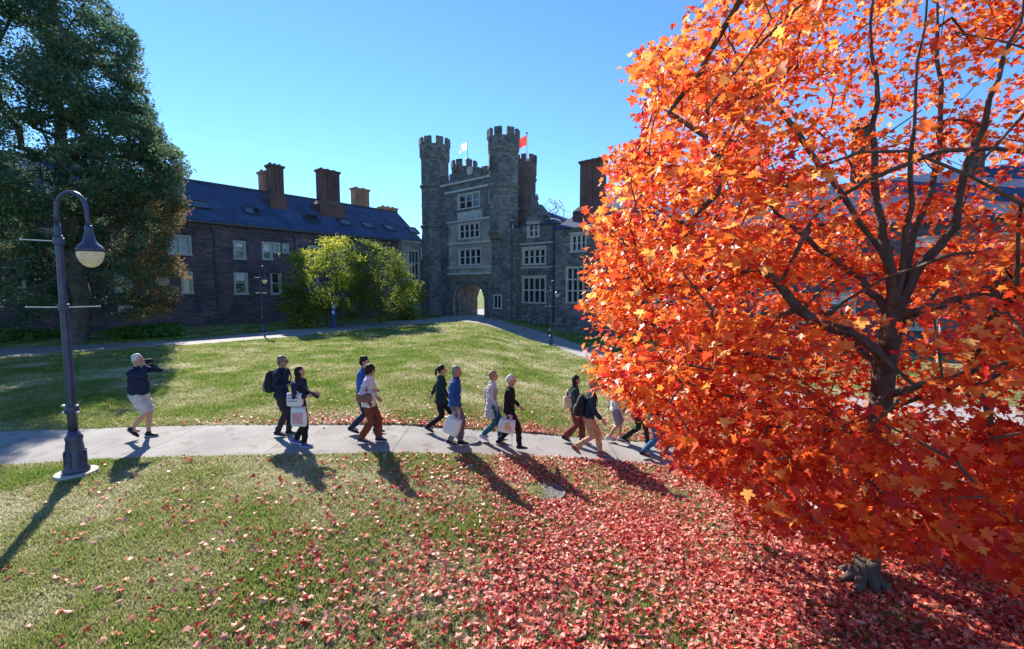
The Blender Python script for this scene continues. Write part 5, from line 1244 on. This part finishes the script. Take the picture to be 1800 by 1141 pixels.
# woman in black, man in blue with white bag
pF = person("dark haired woman in black, striding half hidden behind the blue jacketed grey haired man", 775, 763, 1.62, 0, .30, .10, 1, ("dark_teal_top", (.015, .03, .035)), ("black_trousers", (.012, .012, .014)), hair=DKHAIR, style="pony", female=True, coat=.12)
pG = person("grey haired man in a blue jacket and grey trousers carrying a white bag", 800, 786, 1.74, -.05, .10, .06, 1, ("royal_blue_jacket", (.02, .075, .26)), ("grey_trousers", (.14, .12, .15)), hair=("grey_hair", (.20, .19, .18)), skin=SKIN_T, headyaw=-.15,
    arms={-1: (.08, -.26, .90), 1: (-.1, .25, .92)}, coat=.06, collar=NAVY)
h_ = pG['hand'][-1]
e = tote("large plain white bag carried low by the man in the blue jacket", h_+Vector((-.02, -.03, .02)), -.3, .34, .38, .14, WBAG, .16, tilt=.35)
# long grey coat woman, man in black
pH = person("woman in sunglasses wearing a long pale grey coat and blue jeans", 864, 778, 1.65, -.05, .20, .10, 1, ("pale_grey_coat", (.50, .46, .47)), ("teal_jeans", (.03, .12, .18)), shoes=("pale_trainers", (.5, .5, .55)), hair=("light_brown_hair", (.28, .17, .11)), glasses=True, female=True, coat=.30)
pI = person("white haired man in black jacket and trousers carrying a printed bag", 895, 789, 1.68, -.08, .24, .05, -1, ("black_jacket", (.012, .014, .02)), ("black_trousers2", (.014, .014, .02)), hair=("white_hair", (.42, .39, .37)), coat=.05,
    arms={-1: (.02, -.25, .88)}, collar=("pink_collar", (.5, .25, .25)))
h_ = pI['hand'][-1]
YEL = cloth("yellow_print", (.62, .42, .10), .8, .2)
e = tote("white bag with yellow and pink print carried by the man in black", h_+Vector((-.04, -.06, .06)), -.08, .36, .30, .16, WBAG, .07, [(YEL, -.10, .16, .2, .7), (PINKP, .18, .30, .4, .75)], tilt=.2)
# long haired woman with cream bag, man with dark backpack
pJ = person("long haired woman in dark top and rust skirt like trousers with a cream bag", 1008, 779, 1.68, -.1, .22, .08, 1, ("dark_green_top", (.02, .04, .045)), ("wine_trousers", (.17, .045, .035)), shoes=("dark_trainers", (.03, .02, .04)), hair=("dark_brown_hair", (.03, .016, .014)), style="long", female=True, flare=.03)
e = tote("cream bag hanging behind the long haired woman", pJ['J'](Vector((-.16, -.16, 1.38))), .3, .20, .30, .09, cloth("cream_bag", (.62, .55, .42)), .16, name="shoulder_bag")
pK = person("grey haired man in dark shirt and khaki trousers wearing a black backpack", 1033, 803, 1.76, -.12, .27, .13, 1, ("dark_blue_shirt", (.018, .035, .06)), ("khaki_trousers", (.42, .27, .17)), shoes=("reddish_brown_shoes", (.22, .07, .06)), hair=("grey_hair", (.20, .19, .18)), coat=.02, lean=.14)
backpack(pK, "black backpack worn by the man in khaki trousers", cloth("backpack_black", (.02, .022, .03)), cloth("backpack_dark_grey", (.05, .06, .07)))
# walkers half hidden by the maple
pL = person("person in pale mint cardigan and lilac skirt, right of the man in khaki trousers", 1080, 777, 1.58, -.1, .16, .06, 1, ("pale_mint_cardigan", (.55, .62, .56)), ("lilac_grey_leggings", (.24, .20, .32)), shorts=True, shoes=("pale_trainers", (.5, .5, .55)), hair=("light_brown_hair", (.28, .17, .11)), style="bob", female=True, coat=.06)
pM = person("person in maroon coat and dark trousers, mostly hidden by orange leaves", 1118, 782, 1.64, -.1, .30, .10, 1, ("maroon_coat", (.18, .02, .025)), ("dark_green_trousers", (.02, .035, .03)), hair=DKHAIR, style="bob", female=True, coat=.2)
pN = person("person in dark jacket and blue jeans under the maple's left edge", 1148, 806, 1.72, -.12, .24, .06, 1, BLACK, ("blue_jeans", (.03, .12, .24)), hair=("brown_hair", (.06, .03, .02)), coat=.03)
pO = person("person in dark trousers and pink top, rightmost walker almost covered by leaves", 1185, 806, 1.66, -.12, .2, .06, -1, ("pink_top", (.62, .36, .40)), ("dark_jeans", (.025, .03, .07)), shoes=("bright_blue_shoes", (.05, .10, .6)), hair=("brown_hair", (.06, .03, .02)), style="bob", female=True)
